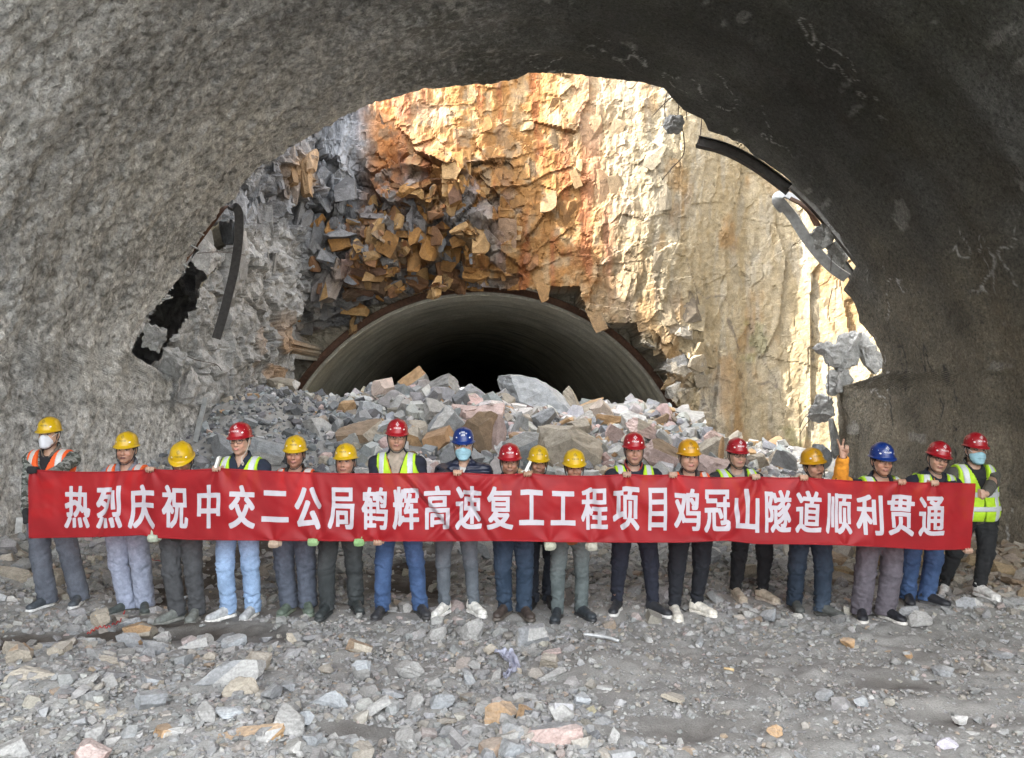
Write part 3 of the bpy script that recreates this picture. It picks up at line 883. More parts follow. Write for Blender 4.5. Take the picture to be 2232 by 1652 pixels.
# ------------------------------------------------------------------ helmet, built once and shared
HRX, HRY, HRZ, HH = .099, .124, .046, .124                      # half width, half depth, rim height, dome height (head coordinates)
def helmet_surface(th, ph):
    """th: angle round the head (0 = front), ph: 0 rim .. 1 top"""
    e = np.cos(ph * np.pi / 2) ** .72; u = np.sin(ph * np.pi / 2) ** .95
    x = HRX * e * np.sin(th); y = -HRY * e * np.cos(th); z = HRZ + HH * u
    ridge = np.exp(-(x / .020) ** 2) * sstep(.12, .5, ph)
    ridge2 = np.exp(-((np.abs(x) - .042) / .010) ** 2) * sstep(.25, .6, ph)
    k = 1 + (.050 * ridge - .012 * ridge2)
    zc = HRZ
    return np.stack([x * k, y * k + .004, zc + (z - zc) * k], -1)
def make_helmet_mesh():
    nt_, nph = 72, 22
    th = np.linspace(0, 2 * np.pi, nt_, endpoint=False)
    rows = []
    front = np.clip(np.cos(th), 0, 1) ** 1.6
    side = .012
    def brim(ext, dz):
        r = np.stack([(HRX + ext * (side + .006 * front)) * np.sin(th), -(HRY + ext * (side + .034 * front)) * np.cos(th) + .004, HRZ + dz - ext * (.004 + .012 * front)], -1)
        return r
    inner = [np.stack([(HRX - .004) * np.sin(th) * c, -(HRY - .004) * np.cos(th) * c + .004, HRZ + (HH - .008) * s_ + 0 * th], -1)
             for c, s_ in [(math.cos(a), math.sin(a)) for a in np.linspace(np.pi / 2 * .97, 0, 8)]]
    rows += inner
    rows += [brim(.6, -.001), brim(1.0, -.003), brim(1.03, .000), brim(1.0, .003), brim(.5, .004)]
    for ph in np.linspace(0.02, .995, nph):
        rows.append(helmet_surface(th, np.full_like(th, ph)))
    R = np.stack(rows, 0); m = len(rows)
    V = R.reshape(-1, 3)
    F = []
    i = np.arange(m - 1)[:, None]; j = np.arange(nt_)[None, :]; j2 = (j + 1) % nt_
    F = np.stack(np.broadcast_arrays(i * nt_ + j, i * nt_ + j2, (i + 1) * nt_ + j2, (i + 1) * nt_ + j), -1).reshape(-1, 4)
    top = np.array([[(m - 1) * nt_ + k for k in range(nt_)]])
    return np_mesh('helmet', V, [F, top], True)
def front_point(x, z, lift=.0016):
    """point of the helmet's front (or side) skin at sideways position x and height z"""
    x = np.asarray(x, float); z = np.asarray(z, float)
    u = np.clip((z - HRZ) / HH, 0.01, .99)
    ph = np.arcsin(u ** (1 / .95)) * 2 / np.pi
    e = np.cos(ph * np.pi / 2) ** .72
    s = np.clip(x / (HRX * e), -.999, .999)
    th = np.arcsin(s)
    p = helmet_surface(th, ph)
    n = np.stack([p[..., 0] / HRX ** 2, p[..., 1] / HRY ** 2, (p[..., 2] - HRZ) / HH ** 2], -1)
    n /= np.linalg.norm(n, axis=-1)[..., None]
    return p + n * lift
def text_flat(body, bold=0.0):
    """mesh of a line of lettering: verts (n,2) and faces"""
    cu = bpy.data.curves.new('lettering', 'FONT'); cu.body = body; cu.offset = bold; cu.resolution_u = 3
    o = bpy.data.objects.new('lettering_source', cu); COL.objects.link(o)
    me = bpy.data.meshes.new_from_object(o.evaluated_get(bpy.context.evaluated_depsgraph_get()))
    bpy.data.objects.remove(o)
    return me
def fit_text(body, cx, cz, w, h, bold, mapper, maxedge=.02, arc=0.0):
    me = text_flat(body, bold)
    bm = bmesh.new(); bm.from_mesh(me)
    bmesh.ops.triangulate(bm, faces=bm.faces[:])
    co = np.array([v.co[:] for v in bm.verts])
    lo, hi = co.min(0), co.max(0)
    for v in bm.verts:
        v.co.x = cx + ((v.co.x - lo[0]) / (hi[0] - lo[0]) - .5) * w
        v.co.y = cz + ((v.co.y - lo[1]) / (hi[1] - lo[1]) - .5) * h
        v.co.z = 0
    for ax in (0, 1):
        a0 = (cx - w / 2) if ax == 0 else (cz - h / 2); a1 = a0 + (w if ax == 0 else h)
        for c in np.arange(a0 + maxedge, a1, maxedge):
            nrm = (1, 0, 0) if ax == 0 else (0, 1, 0); cc = (c, 0, 0) if ax == 0 else (0, c, 0)
            bmesh.ops.bisect_plane(bm, geom=bm.verts[:] + bm.edges[:] + bm.faces[:], plane_co=cc, plane_no=nrm)
    co = np.array([v.co[:] for v in bm.verts])
    zz = co[:, 1] - arc * ((co[:, 0] - cx) / (w / 2)) ** 2
    P = mapper(co[:, 0], zz)
    for v, p in zip(bm.verts, P): v.co = p
    out = bpy.data.meshes.new('lettering'); bm.to_mesh(out); bm.free()
    return out
def bold_glyph(ch, cx, cz, w, h, mapper, nx=66, nz=110, dx=.036, dz=.020, bold_to=True):
    """thick brush-cut character: the font's outline is sampled on a fine grid, fattened and contoured into a mesh that lies on the cloth"""
    me = text_flat(ch, 0.0)
    co = np.array([v.co[:2] for v in me.vertices]); me.calc_loop_triangles()
    tri = np.array([t.vertices[:] for t in me.loop_triangles])
    lo, hi = co.min(0), co.max(0)
    lo = lo - np.array([dx, dz]); hi = hi + np.array([dx, dz])
    k = 4
    gx = np.linspace(lo[0], hi[0], nx * k + 1); gz = np.linspace(lo[1], hi[1], nz * k + 1)
    M = np.zeros((len(gx), len(gz)), bool)
    for a, b, c in co[tri]:
        i0, i1 = np.searchsorted(gx, [min(a[0], b[0], c[0]), max(a[0], b[0], c[0])]); j0, j1 = np.searchsorted(gz, [min(a[1], b[1], c[1]), max(a[1], b[1], c[1])])
        if i1 <= i0 or j1 <= j0: continue
        X = gx[i0:i1, None]; Z = gz[None, j0:j1]
        e = lambda p, q: (q[0] - p[0]) * (Z - p[1]) - (q[1] - p[1]) * (X - p[0])
        s0, s1, s2 = e(a, b), e(b, c), e(c, a)
        M[i0:i1, j0:j1] |= ((s0 >= 0) & (s1 >= 0) & (s2 >= 0)) | ((s0 <= 0) & (s1 <= 0) & (s2 <= 0))
    dense = M.mean()
    q = np.clip(1.32 - 1.5 * dense, .45, 1.0)
    rx = max(1, int(round(dx * q / (gx[1] - gx[0])))); rz = max(1, int(round(dz * q / (gz[1] - gz[0]))))
    D = M.copy()
    for s in range(1, rx + 1): D[s:] |= M[:-s]; D[:-s] |= M[s:]
    M2 = D.copy()
    for s in range(1, rz + 1): M2[:, s:] |= D[:, :-s]; M2[:, :-s] |= D[:, s:]
    A = np.zeros((M2.shape[0] + 2 * k, M2.shape[1] + 2 * k)); A[k:-k, k:-k] = M2
    cs = np.cumsum(np.cumsum(np.pad(A, ((1, 0), (1, 0))), 0), 1)
    B = (cs[k:, k:] - cs[:-k, k:] - cs[k:, :-k] + cs[:-k, :-k]) / (k * k)
    G = B[::k, ::k]
    G = np.pad(G, 1); n0, n1 = G.shape
    X = np.arange(n0); Z = np.arange(n1)
    verts, faces, vid = [], [], {}
    def vkey(key, p):
        if key not in vid: vid[key] = len(verts); verts.append(p)
        return vid[key]
    ins = G > .5
    cnt = ins[:-1, :-1].astype(int) + ins[1:, :-1] + ins[1:, 1:] + ins[:-1, 1:]
    for i, j in np.argwhere(cnt > 0):
        cs_ = [(i, j), (i + 1, j), (i + 1, j + 1), (i, j + 1)]
        loop = []
        for t in range(4):
            p, q_ = cs_[t], cs_[(t + 1) % 4]
            if ins[p]: loop.append(vkey(p, p))
            if ins[p] != ins[q_]:
                f = (.5 - G[p]) / (G[q_] - G[p])
                loop.append(vkey((min(p, q_), max(p, q_)), (p[0] + f * (q_[0] - p[0]), p[1] + f * (q_[1] - p[1]))))
        if len(loop) >= 3: faces.append(tuple(loop))
    V = np.array(verts, float)
    l2, h2 = V.min(0), V.max(0)
    px = cx + ((V[:, 0] - l2[0]) / (h2[0] - l2[0]) - .5) * w; pz = cz + ((V[:, 1] - l2[1]) / (h2[1] - l2[1]) - .5) * h
    P = mapper(px, pz)
    out = bpy.data.meshes.new('lettering'); out.from_pydata([tuple(p) for p in P], [], faces)
    for p in out.polygons: p.use_smooth = True
    return out
def join_meshes(name, parts):
    bm = bmesh.new()
    for p in parts: bm.from_mesh(p)
    me = bpy.data.meshes.new(name); bm.to_mesh(me); bm.free()
    return me
def poly_mesh(polys, mapper):
    V, F = [], []
    for P in polys:
        P = np.asarray(P, float)
        q = mapper(P[:, 0], P[:, 1]); F.append(tuple(range(len(V), len(V) + len(P)))); V += [tuple(v) for v in q]
    me = bpy.data.meshes.new('mark'); me.from_pydata(V, [], F); return me
def emblem_polys(cx, cz, s):
    """a four-pointed woven cross"""
    out = []
    for k in range(4):
        a = k * math.pi / 2
        R = np.array([[math.cos(a), -math.sin(a)], [math.sin(a), math.cos(a)]])
        for P in ([(-.10, .32), (.10, .32), (.06, 1.0), (-.06, .62)], [(.16, .16), (.52, .36), (.36, .52)], [(.18, .18), (.06, .30), (-.06, .30), (.14, .10)]):
            out.append([tuple(R @ np.array(p) * s + np.array([cx, cz])) for p in P])
    return out
HELMET_ME = make_helmet_mesh()
_zr = HRZ
EMBLEM_A = join_meshes('emblem', [fit_text('中国交建', 0, _zr + .052, .062, .014, 0, front_point, .01),
                                  poly_mesh(emblem_polys(0, _zr + .084, .020), front_point)])
EMBLEM_B = join_meshes('emblem', [fit_text('鹤辉高速', 0, _zr + .086, .070, .015, 0, front_point, .01, arc=.012),
                                  fit_text('监理', 0, _zr + .064, .038, .016, 0, front_point, .01)])
def disc_mesh(cx, cz, r, lift=.003):
    a = np.linspace(0, 2 * np.pi, 12, endpoint=False)
    return poly_mesh([list(zip(cx + r * np.cos(a), cz + r * np.sin(a)))], lambda x, z: front_point(x, z, lift))
RIVET_ME = [disc_mesh(-.058, _zr + .040, .0068), disc_mesh(.058, _zr + .040, .0068)]
SLOT_ME = [poly_mesh([[(s * .066, _zr + .062), (s * .096, _zr + .058), (s * .096, _zr + .063), (s * .066, _zr + .067)]], front_point) for s in (-1, 1)]

# ------------------------------------------------------------------ shoes, built once per side shape
def make_shoe(high=False):
    f = Field((-.09, -.24, -.02), (.09, .12, .16), .0065)
    f.put(cap((0, .045, .055), (0, -.12, .042), .040, .036), .02)
    f.put(ell((0, -.155, .038), (.046, .058, .034)), .02)
    f.put(cap((0, .035, .06), (0, .03, .125 if high else .098), .040, .041), .02)
    f.put(cap((0, -.005, .085), (0, -.085, .058), .030, .032), .02)
    f.cut(lambda x, y, z: .016 - z + 0 * x + 0 * y)
    V, F = f.mesh()
    up = np_mesh('shoe', V, F, True)
    g = Field((-.09, -.25, -.03), (.09, .13, .06), .0065)
    g.put(cap((0, .04, .0), (0, -.06, .0), .047, .043), .01); g.put(ell((0, -.145, .0), (.052, .078, .05)), .03)
    g.cut(lambda x, y, z: np.maximum(z - (.026 + .012 * np.clip(-y - .12, 0, 1)), -z) + 0 * x)
    V, F = g.mesh()
    so = np_mesh('sole', V, F, True)
    lac = []
    for k in range(4):
        y = -.035 - .022 * k; zt = .103 - .013 * k
        lac.append(tube([(-.024, y, zt - .012), (-.01, y - .004, zt - .001), (.01, y + .004, zt - .001), (.024, y, zt - .012)], .0042, 5, (0, 1, 0)))
    return up, so, join_meshes('laces', lac)
SHOE = make_shoe()

# ------------------------------------------------------------------ hands
def hand_prims(K, W, a, u, f, pose, side):
    """K knuckle centre, W wrist, a finger-spread axis, u up past the edge, f towards the camera; returns capsules"""
    P = []
    K = np.asarray(K); W = np.asarray(W)
    offs = [-.029, -.010, .010, .028]; ln = [.9, 1.0, .95, .78]
    pal = [(K + a * o * .95, W + a * o * .45) for o in offs]
    for p, q in pal: P.append((q, p, .0145, .0125))
    P.append((W, (W + K) / 2, .023, .020))
    for i, (o, l) in enumerate(zip(offs, ln)):
        b0 = K + a * o
        if pose == 'grip':
            b1 = b0 + (u * .014 + f * .034) * l; b2 = b1 + (-u * .020 + f * .012) * l; b3 = b2 + (-u * .021 - f * .003) * l
        elif pose == 'fist':
            b1 = b0 + (-u * .006 + f * .030) * l; b2 = b1 + (-u * .026 + f * .002) * l; b3 = b2 + (-u * .006 - f * .016) * l
        elif pose == 'relax':
            b1 = b0 + (u * .034 + f * .012) * l; b2 = b1 + (u * .020 + f * .018) * l; b3 = b2 + (u * .008 + f * .018) * l
        else:                                                       # V sign, palm to the camera
            if i in (0, 1):
                sp = a * (-.34 if i == 0 else .22)
                dirn = u + sp; dirn = dirn / np.linalg.norm(dirn)
                b1 = b0 + dirn * .042; b2 = b1 + dirn * .027; b3 = b2 + dirn * .020
            else:
                b1 = b0 + u * .012 + f * .028; b2 = b1 - u * .024 + f * .006; b3 = b2 - u * .012 - f * .014
        P += [(b0, b1, .0098, .0090), (b1, b2, .0090, .0084), (b2, b3, .0084, .0072)]
    s = side
    t0 = W + (K - W) * .25 - a * s * .022
    if pose == 'vsign':
        t1 = t0 - a * s * .012 + u * .030 + f * .020; t2 = t1 + a * s * .022 + u * .012 + f * .010; t3 = t2 + a * s * .022 + u * .004
    elif pose == 'grip':
        t1 = t0 - a * s * .022 + u * .026 + f * .004; t2 = t1 - a * s * .012 + u * .022 + f * .006; t3 = t2 - a * s * .002 + u * .018 + f * .010
    else:
        t1 = t0 - a * s * .016 + u * .022 + f * .016; t2 = t1 + u * .016 + f * .018; t3 = t2 + a * s * .008 + u * .014 + f * .010
    P += [(t0, t1, .0145, .0115), (t1, t2, .0115, .0100), (t2, t3, .0100, .0082)]
    return P
def rotm(yaw, pitch, roll):
    """head rotation: yaw > 0 turns to the viewer's right, pitch > 0 bows, roll > 0 leans to the viewer's right"""
    return np.array(Matrix.Rotation(rad(roll), 3, 'Y') @ Matrix.Rotation(rad(yaw), 3, 'Z') @ Matrix.Rotation(rad(pitch), 3, 'X'))
# ------------------------------------------------------------------ the banner's surface (px along it -> world)
B_TOP = ([65, 330, 470, 820, 945, 1140, 1430, 1600, 1830, 1960, 2124], [1022, 1021, 1019, 1024, 1027, 1030, 1032, 1036, 1040, 1048, 1053])
B_BOT = ([68, 200, 310, 350, 420, 820, 1080, 1250, 1490, 1580, 1640, 1830, 1930, 2020, 2112], [1172, 1170, 1166, 1172, 1176, 1179, 1178, 1181, 1182, 1177, 1184, 1187, 1192, 1198, 1197])
def ban_y(px):
    return np.interp(px, [65, 300, 500, 1200, 1900, 2124], [6.92, 6.80, 6.70, 6.68, 6.68, 6.86])
GRIPS_T = [75, 331, 475, 998, 1150, 1365, 1465, 1645, 1749, 1962, 2033]
GRIPS_B = [337, 600, 685, 785, 825, 1198, 1290, 1560, 1840]
_bty = None
def ban_pt(px, v):
    """v = 0 at the top hem, 1 at the bottom hem"""
    px = np.asarray(px, float); v = np.asarray(v, float)
    pt_ = np.interp(px, *B_TOP); pb_ = np.interp(px, *B_BOT)
    # the hem sags a little between the hands
    for g0, g1 in zip(GRIPS_T[:-1], GRIPS_T[1:]):
        m = (px > g0) & (px < g1)
        t = np.clip((px - g0) / (g1 - g0), 0, 1)
        pt_ = pt_ + m * 7.5 * min(1.0, (g1 - g0) / 300) * 4 * t * (1 - t)
    py = pt_ + (pb_ - pt_) * v
    Y = ban_y(px)
    X = (px - 1116) / FPX * Y; Z = CAM_H + (860 - py) / FPX * Y
    fold = .042 * fbm2(X * 1.3, Z * 1.8, 3, 301) + .014 * fbm2(X * 4.5 + Z * 3, Z * 3 - X, 3, 303)
    for g, vv, sgn in [(g, 0.0, 1) for g in GRIPS_T] + [(g, 1.0, -1) for g in GRIPS_B]:
        gx = (g - 1116) / FPX * ban_y(g)
        dx = X - gx; dz = (v - vv) * .62 * sgn
        r = np.sqrt(dx * dx + dz * dz) + 1e-6
        ang = np.arctan2(dx, dz + .02)
        fold = fold + .018 * np.sin(ang * 5.5 + g) * np.exp(-r / .22) * np.clip(r / .05, 0, 1)
    for x0, v0, sx, amp in [(940, .55, .8, .013), (1000, .5, -.9, .010), (1035, .6, .55, .009), (215, .5, -.25, .008), (690, .45, .2, .006), (1340, .5, .3, .008), (1600, .5, -.5, .008), (1290, .4, .15, .007)]:
        c = (x0 - 1116) / FPX * 6.7
        q = (X - c) - sx * (v - v0) * .62
        fold = fold + 3.0 * amp * np.exp(-(q / .035) ** 2) * np.sin(np.clip(v, 0, 1) * np.pi) ** .5 - amp * 2.2 * np.exp(-((q - .06) / .04) ** 2)
    fold = fold * (.35 + .65 * np.sin(np.clip(v, 0, 1) * np.pi) ** .6)
    return np.stack([X, Y + fold, Z], -1)

# ------------------------------------------------------------------ hair and masks in head coordinates
def make_hair():
    f = Field((-.12, -.13, -.12), (.12, .14, .16), .006)
    f.put(ell((0, .018, .028), (.081, .094, .090)), .01)
    f.put(ell((0, -.045, .075), (.066, .052, .030)), .02)
    f.put(ell((0, .05, -.04), (.062, .05, .05)), .02)
    f.put(ell((0, -.062, -.03), (.088, .062, .078)), .012, sub=True)
    V, F = f.mesh()
    return np_mesh('hair', crinkle(V, F, f, .005, (40, 40, 14), 5), F, True)
HAIR_ME = make_hair()
def make_mask(n95):
    f = Field((-.11, -.16, -.15), (.11, .06, .05), .0048)
    if n95:
        f.put(ell((0, -.045, -.050), (.066, .078, .064)), .01); f.put(cap((0, -.112, -.012), (0, -.108, -.092), .022, .018), .035)
        f.put(ell((0, -.08, -.10), (.045, .04, .026)), .02)
        f.cut(lambda x, y, z: np.maximum(y + .022 + .35 * np.abs(x) * 0, z - .0 + .9 * np.abs(x) - .028) + 0 * x)
    else:
        f.put(ell((0, -.038, -.052), (.074, .078, .078)), .01); f.put(ell((0, -.10, -.028), (.026, .022, .034)), .03)
        f.put(ell((0, -.075, -.105), (.046, .042, .026)), .02)
        f.cut(lambda x, y, z: np.maximum(y + .022 - .12 * np.abs(z + .05), z + .002 + .35 * np.abs(x)) + 0 * x)
    V, F = f.mesh()
    if not n95:
        V[:, 1] += .0016 * np.sin(V[:, 2] * 2 * np.pi / .026)
    return np_mesh('mask', V, F, True)
MASK_ME = {False: make_mask(False), True: make_mask(True)}
def loop_me(s):
    return tube(smooth_path([(s * .064, -.075, -.012), (s * .078, -.04, .008), (s * .086, .012, .02), (s * .086, .02, -.02), (s * .07, -.03, -.06), (s * .055, -.07, -.085)], 24), .0022, 5)
LOOPS = [loop_me(-1), loop_me(1)]
def make_glasses(rx, rz, r):
    parts = []
    for s in (-1, 1):
        a = np.linspace(0, 2 * np.pi, 25)
        e = 1 / (np.abs(np.cos(a)) ** 3 + np.abs(np.sin(a)) ** 3) ** (1 / 3.)
        parts.append(tube(np.stack([s * .034 + rx * e * np.cos(a), -.106 + .010 * np.abs(np.cos(a)) * (s * np.cos(a) > 0), .010 + rz * e * np.sin(a)], -1), r, 6, (0, 1, 0)))
        parts.append(tube([(s * (.034 + rx), -.097, .016), (s * .077, -.06, .018), (s * .083, .01, .014)], r, 6))
    parts.append(tube([(-.034 + rx, -.106, .014), (0, -.111, .017), (.034 - rx, -.106, .014)], r, 6))
    me = join_meshes('glasses', parts)
    L = []
    for s in (-1, 1):
        a = np.linspace(0, 2 * np.pi, 20, endpoint=False)
        m = bpy.data.meshes.new('lens'); m.from_pydata([(s * .034 + rx * .96 * math.cos(t), -.104, .010 + rz * .96 * math.sin(t)) for t in a], [], [tuple(range(20))]); L.append(m)
    return me, L
GLASSES = {'round': make_glasses(.024, .021, .0024), 'square': make_glasses(.025, .0165, .0028), 'thin': make_glasses(.025, .015, .0014)}
STRAP_PATH = [(-.088, .0, .040), (-.082, -.022, -.02), (-.066, -.045, -.085), (-.03, -.068, -.124), (0, -.074, -.130), (.03, -.068, -.124), (.066, -.045, -.085), (.082, -.022, -.02), (.088, .0, .040)]
STRAP_ME = tube(smooth_path(STRAP_PATH, 48), .0042, 6)
STRAP_BACK = [tube(smooth_path([(s * .09, .03, .04), (s * .088, .02, -.02), (s * .070, -.040, -.078)], 16), .0034, 6) for s in (-1, 1)]
LOOSE_STRAP = tube(smooth_path([(.088, .0, .040), (.084, -.022, -.03), (.064, -.045, -.10), (.040, -.07, -.135), (.046, -.08, -.165), (.060, -.082, -.19), (.052, -.085, -.205), (.042, -.08, -.18), (.04, -.072, -.14)], 60), .0046, 6)

def ik(S, W, l1, l2, hint):
    S = np.asarray(S); W = np.asarray(W)
    d = W - S; L = np.linalg.norm(d)
    L = min(L, (l1 + l2) * .995); n = d / (np.linalg.norm(d) + 1e-9)
    a = (l1 * l1 - l2 * l2 + L * L) / (2 * L); h = math.sqrt(max(0, l1 * l1 - a * a))
    hint = np.asarray(hint, float); hint = hint - n * (hint @ n); hint /= (np.linalg.norm(hint) + 1e-9)
    return S + n * a + hint * h
def foot_at(px, py):
    z = 0.0
    for _ in range(6):
        p = gpt(px, py, z); z = float(ground_z(p[0], p[1] + .1))
    return np.array([p[0], p[1] + .13, z])
FEET = []
PEOPLE = []
_seed = [0]
def person(label, top, feet, helmet='yellow', head=(0, 0, 0), w=1.0, belly=1.0, trousers=((.03, .03, .035), 'cloth', 'straight'), shoes=((.03, .03, .03), (.05, .05, .05)),
           jacket=((.02, .022, .03), 'cloth'), shirt=None, turtle=False, vest=None, vneck=.13, vwide=.42, hands=(None, None), glove=None, mask=None, glasses=None, skin=(.40, .245, .165),
           strap=True, pelvis=None, shoe_back=None, emblem='A', sleeve=None, vest_mark=False, hood=False, yaw_feet=(-14, 14), collar=None, dy=0.0, zip_line=None, open_mouth=False):
    _seed[0] += 1; sd = 400 + 11 * _seed[0]
    fl, fr = foot_at(*feet[0]), foot_at(*feet[1])
    fl[1] += dy; fr[1] += dy
    fl[2] = float(ground_z(fl[0], fl[1])) ; fr[2] = float(ground_z(fr[0], fr[1]))
    Yp = (fl[1] + fr[1]) / 2 - .01
    zf = (fl[2] + fr[2]) / 2
    O = np.array([(fl[0] + fr[0]) / 2, Yp, zf])
    fl -= O; fr -= O
    R = rotm(*head); hs = 1.03; fat = .22 * (w - 1) + .003; w = w * 1.07
    tp = pt(top[0], top[1], Yp - .02) - O
    Hc = tp - R @ np.array([0, 0, .177 * hs])
    lean = R @ np.array([0, 0, 1.0])
    Nk = Hc + np.array([-.10 * lean[0] - 0.0, .030 + .04 * max(0, -lean[1]), -.190])
    zp = .525 * (tp[2] - .04) * .985
    pel = np.array([(pt(pelvis, 1100, Yp)[0] - O[0]) if pelvis else (fl[0] + fr[0]) / 2 * .6 + Nk[0] * .4, 0.0, zp])
    C = pel + (Nk - pel) * .66; A = pel + (Nk - pel) * .34
    sw = .182 * w
    tl = np.array([lean[0] * .25, 0, 0])
    sL = Nk + np.array([-sw, .012, -.058 + .22 * tl[0]]); sR = Nk + np.array([sw, .012, -.058 - .22 * tl[0]])
    root = empty('person', O, label, 'person', 'workers holding the red banner')
    PEOPLE.append((label, O.copy(), top))
    arm1, arm2 = .285, .245
    # ---- hands
    arms = []; hp = []
    for side, (S, h) in zip((-1, 1), zip((sL, sR), hands)):
        a = np.array([1., 0, 0]); u = np.array([0, 0, 1.]); f = np.array([0, -1., 0]); pose = 'relax'
        hint = np.array([side * .55, .35, -.9])
        if h is None:
            K = np.array([S[0] + side * .04, max(ban_y(1100) + .17 - O[1], -.22), pel[2] + .10]); W = K + np.array([side * .03, .04, -.075]); u = np.array([-.2 * side, -.1, .95]); f = np.array([-.2 * side, -.3, 0.1])
            u = u / np.linalg.norm(u); f = f / np.linalg.norm(f)
        elif h[0] == 'top':
            e = ban_pt(h[1], 0.0) - O
            K = e + np.array([0, .014, -.002]); W = K + np.array([side * .028, .045, -.068]); pose = 'grip'
            if abs(h[1] - 75) < 1: W = K + np.array([.045, .07, -.08]); hint = np.array([.3, .5, -1.2]); 
        elif h[0] == 'bottom':
            e = ban_pt(h[1], 1.0) - O
            u = np.array([0, 0, -1.]); K = e + np.array([0, .016, -.010 - (h[2] if len(h) > 2 else 0)]); W = K + np.array([side * .02, .04, .075]); pose = 'grip'
        elif h[0] == 'hang':
            K = pt(h[1], h[2], ban_y(h[1]) + .05) - O; u = np.array([.25, -.1, -.96]); W = K + np.array([-.015, .02, .082]); pose = 'fist'; a = np.array([.3, -.95, 0]); f = np.array([.95, .3, 0.2])
        elif h[0] == 'side':
            K = pt(h[1], h[2], ban_y(h[1]) - .01) - O; u = np.array([-1., 0, 0]); a = np.array([0, 0, 1.]); W = K + np.array([.078, .030, -.012]); pose = 'fist'
            hint = np.array([.8, .2, -.5])
        elif h[0] == 'v':
            K = pt(h[1], h[2], ban_y(h[1]) + .22) - O; W = K + np.array([.0, .01, -.088]); pose = 'vsign'
            hint = np.array([-.1, .3, -1.])
        a = a / np.linalg.norm(a); u = u / np.linalg.norm(u)
        E = ik(S, W, arm1, arm2, hint)
        L = np.linalg.norm(W - E)
        arms.append((S, E, W)); hp.append(hand_prims(K, W, a, u, f, pose, side))
    hipL = pel + np.array([-.092 * w, 0, -.03]); hipR = pel + np.array([.092 * w, 0, -.03])
    legs = []
    for hip, ft, s in ((hipL, fl, -1), (hipR, fr, 1)):
        ank = ft + np.array([0, .035, .085])
        kn = hip + (ank - hip) * .49 + np.array([s * .012, -.035, 0])
        legs.append((hip, kn, ank))
    torso = [ell(C, (.165 * w, .118 * belly, .205)), ell(A, (.150 * w, .116 * belly, .19)), ell(pel + np.array([0, 0, .03]), (.168 * w, .122 * belly, .14)),
             cap(sL, sR, .060, flat=1.0), cap(sL * .55 + Nk * .45, Nk + np.array([0, .01, .045]), .052, .042), cap(sR * .55 + Nk * .45, Nk + np.array([0, .01, .045]), .052, .042)]
    allp = np.array([fl, fr, tp] + [q for arm in arms for q in arm] + [q[1] for h in hp for q in h])
    lo, hi = allp.min(0) - .19, allp.max(0) + .16
    lo[2] = -.03; hi[2] = tp[2] + .04
    lo[0] = min(lo[0], pel[0] - .30); hi[0] = max(hi[0], pel[0] + .30)
    lo[1] = min(lo[1], -.24); hi[1] = max(hi[1], .26)
    # ---- body
    f = Field(lo, hi, .0072)
    for t in torso: f.put(t, .05, grow=-.016)
    for hip, kn, ank in legs:
        f.put(cap(hip, kn, .072, .050), .04); f.put(cap(kn, ank, .050, .036), .02); f.put(cap(ank, ank + np.array([0, -.02, -.045]), .030, .026), .02)
    for S, E, W in arms:
        f.put(cap(S, E, .046, .038), .03); f.put(cap(E, W, .038, .0265), .02)
    for h in hp:
        for p in h: f.put(cap(*p), .006)
    H = lambda *p: Hc + R @ (np.array(p) * hs)
    f.put(cap(H(0, .022, -.07), Nk, .050, .057), .02)
    hr = lambda r: np.array(r) * hs
    f.put(ell(H(0, .014, .030), hr((.075, .091, .086)), R), .02)
    f.put(ell(H(0, -.022, -.030), hr((.064 + fat, .066, .082)), R), .02)
    f.put(ell(H(0, -.062, -.094), hr((.030 + fat, .024, .022)), R), .03)
    for s in (-1, 1):
        f.put(ell(H(s * .046, -.012, -.062), hr((.022 + fat * .5, .032, .03)), R), .025)
        f.put(ell(H(s * .040, -.062, -.026), hr((.022, .018, .022)), R), .02)
        f.put(ell(H(s * .078, .010, -.008), hr((.010, .021, .033)), R), .008)
        f.put(ell(H(s * .031, -.099, .012), hr((.019, .014, .011)), R), .010, sub=True)
        f.put(ell(H(s * .031, -.074, .012), hr((.015, .013, .012)), R), .004)
        f.put(ell(H(s * .012, -.092, -.030), hr((.010, .011, .008)), R), .006)
    f.put(cap(H(-.036, -.077, .033), H(.036, -.077, .033), .010 * hs), .012)
    f.put(cap(H(0, -.084, .016), H(0, -.104, -.027), .0085 * hs, .0125 * hs), .012)
    f.put(ell(H(0, -.084, -.060), hr((.028, .015, .012)), R), .012)
    f.put(ell(H(0, -.0935, -.056), hr((.023, .008, .0055)), R), .004)
    f.put(ell(H(0, -.0925, -.067), hr((.019, .008, .006)), R), .004)
    V, F = f.mesh()
    q = ((V - Hc) @ R) / hs
    sk = np.array(skin)
    c = np.repeat(sk[None], len(V), 0)
    ax = np.abs(q[:, 0]); front = (q[:, 1] < -.045) & (q[:, 2] > -.14) & (q[:, 2] < .09)
    c = np.where((front & (ax < .06))[:, None], c * mixc((1.06, .98, .95), (1.12, .92, .88), np.exp(-((ax - .04) / .02) ** 2 - ((q[:, 2] + .03) / .025) ** 2)), c)
    st = front & (q[:, 2] < -.035)
    c = np.where(st[:, None], c * mixc((1, 1, 1), (.80, .80, .82), np.exp(-((q[:, 2] + .075) / .03) ** 2)), c)
    brow = front & (np.abs(q[:, 2] - (.036 - .10 * np.clip(ax - .035, 0, 1))) < .0058) & (ax > .011) & (ax < .052)
    c[brow] = (.03, .022, .018)
    ex = (ax - .031) / .0165; ez = (q[:, 2] - .012) / .0062
    eye = front & (ex ** 2 + ez ** 2 < 1)
    c[eye] = (.46, .42, .39); c[eye & (np.abs(ex) < .45)] = (.018, .012, .010)
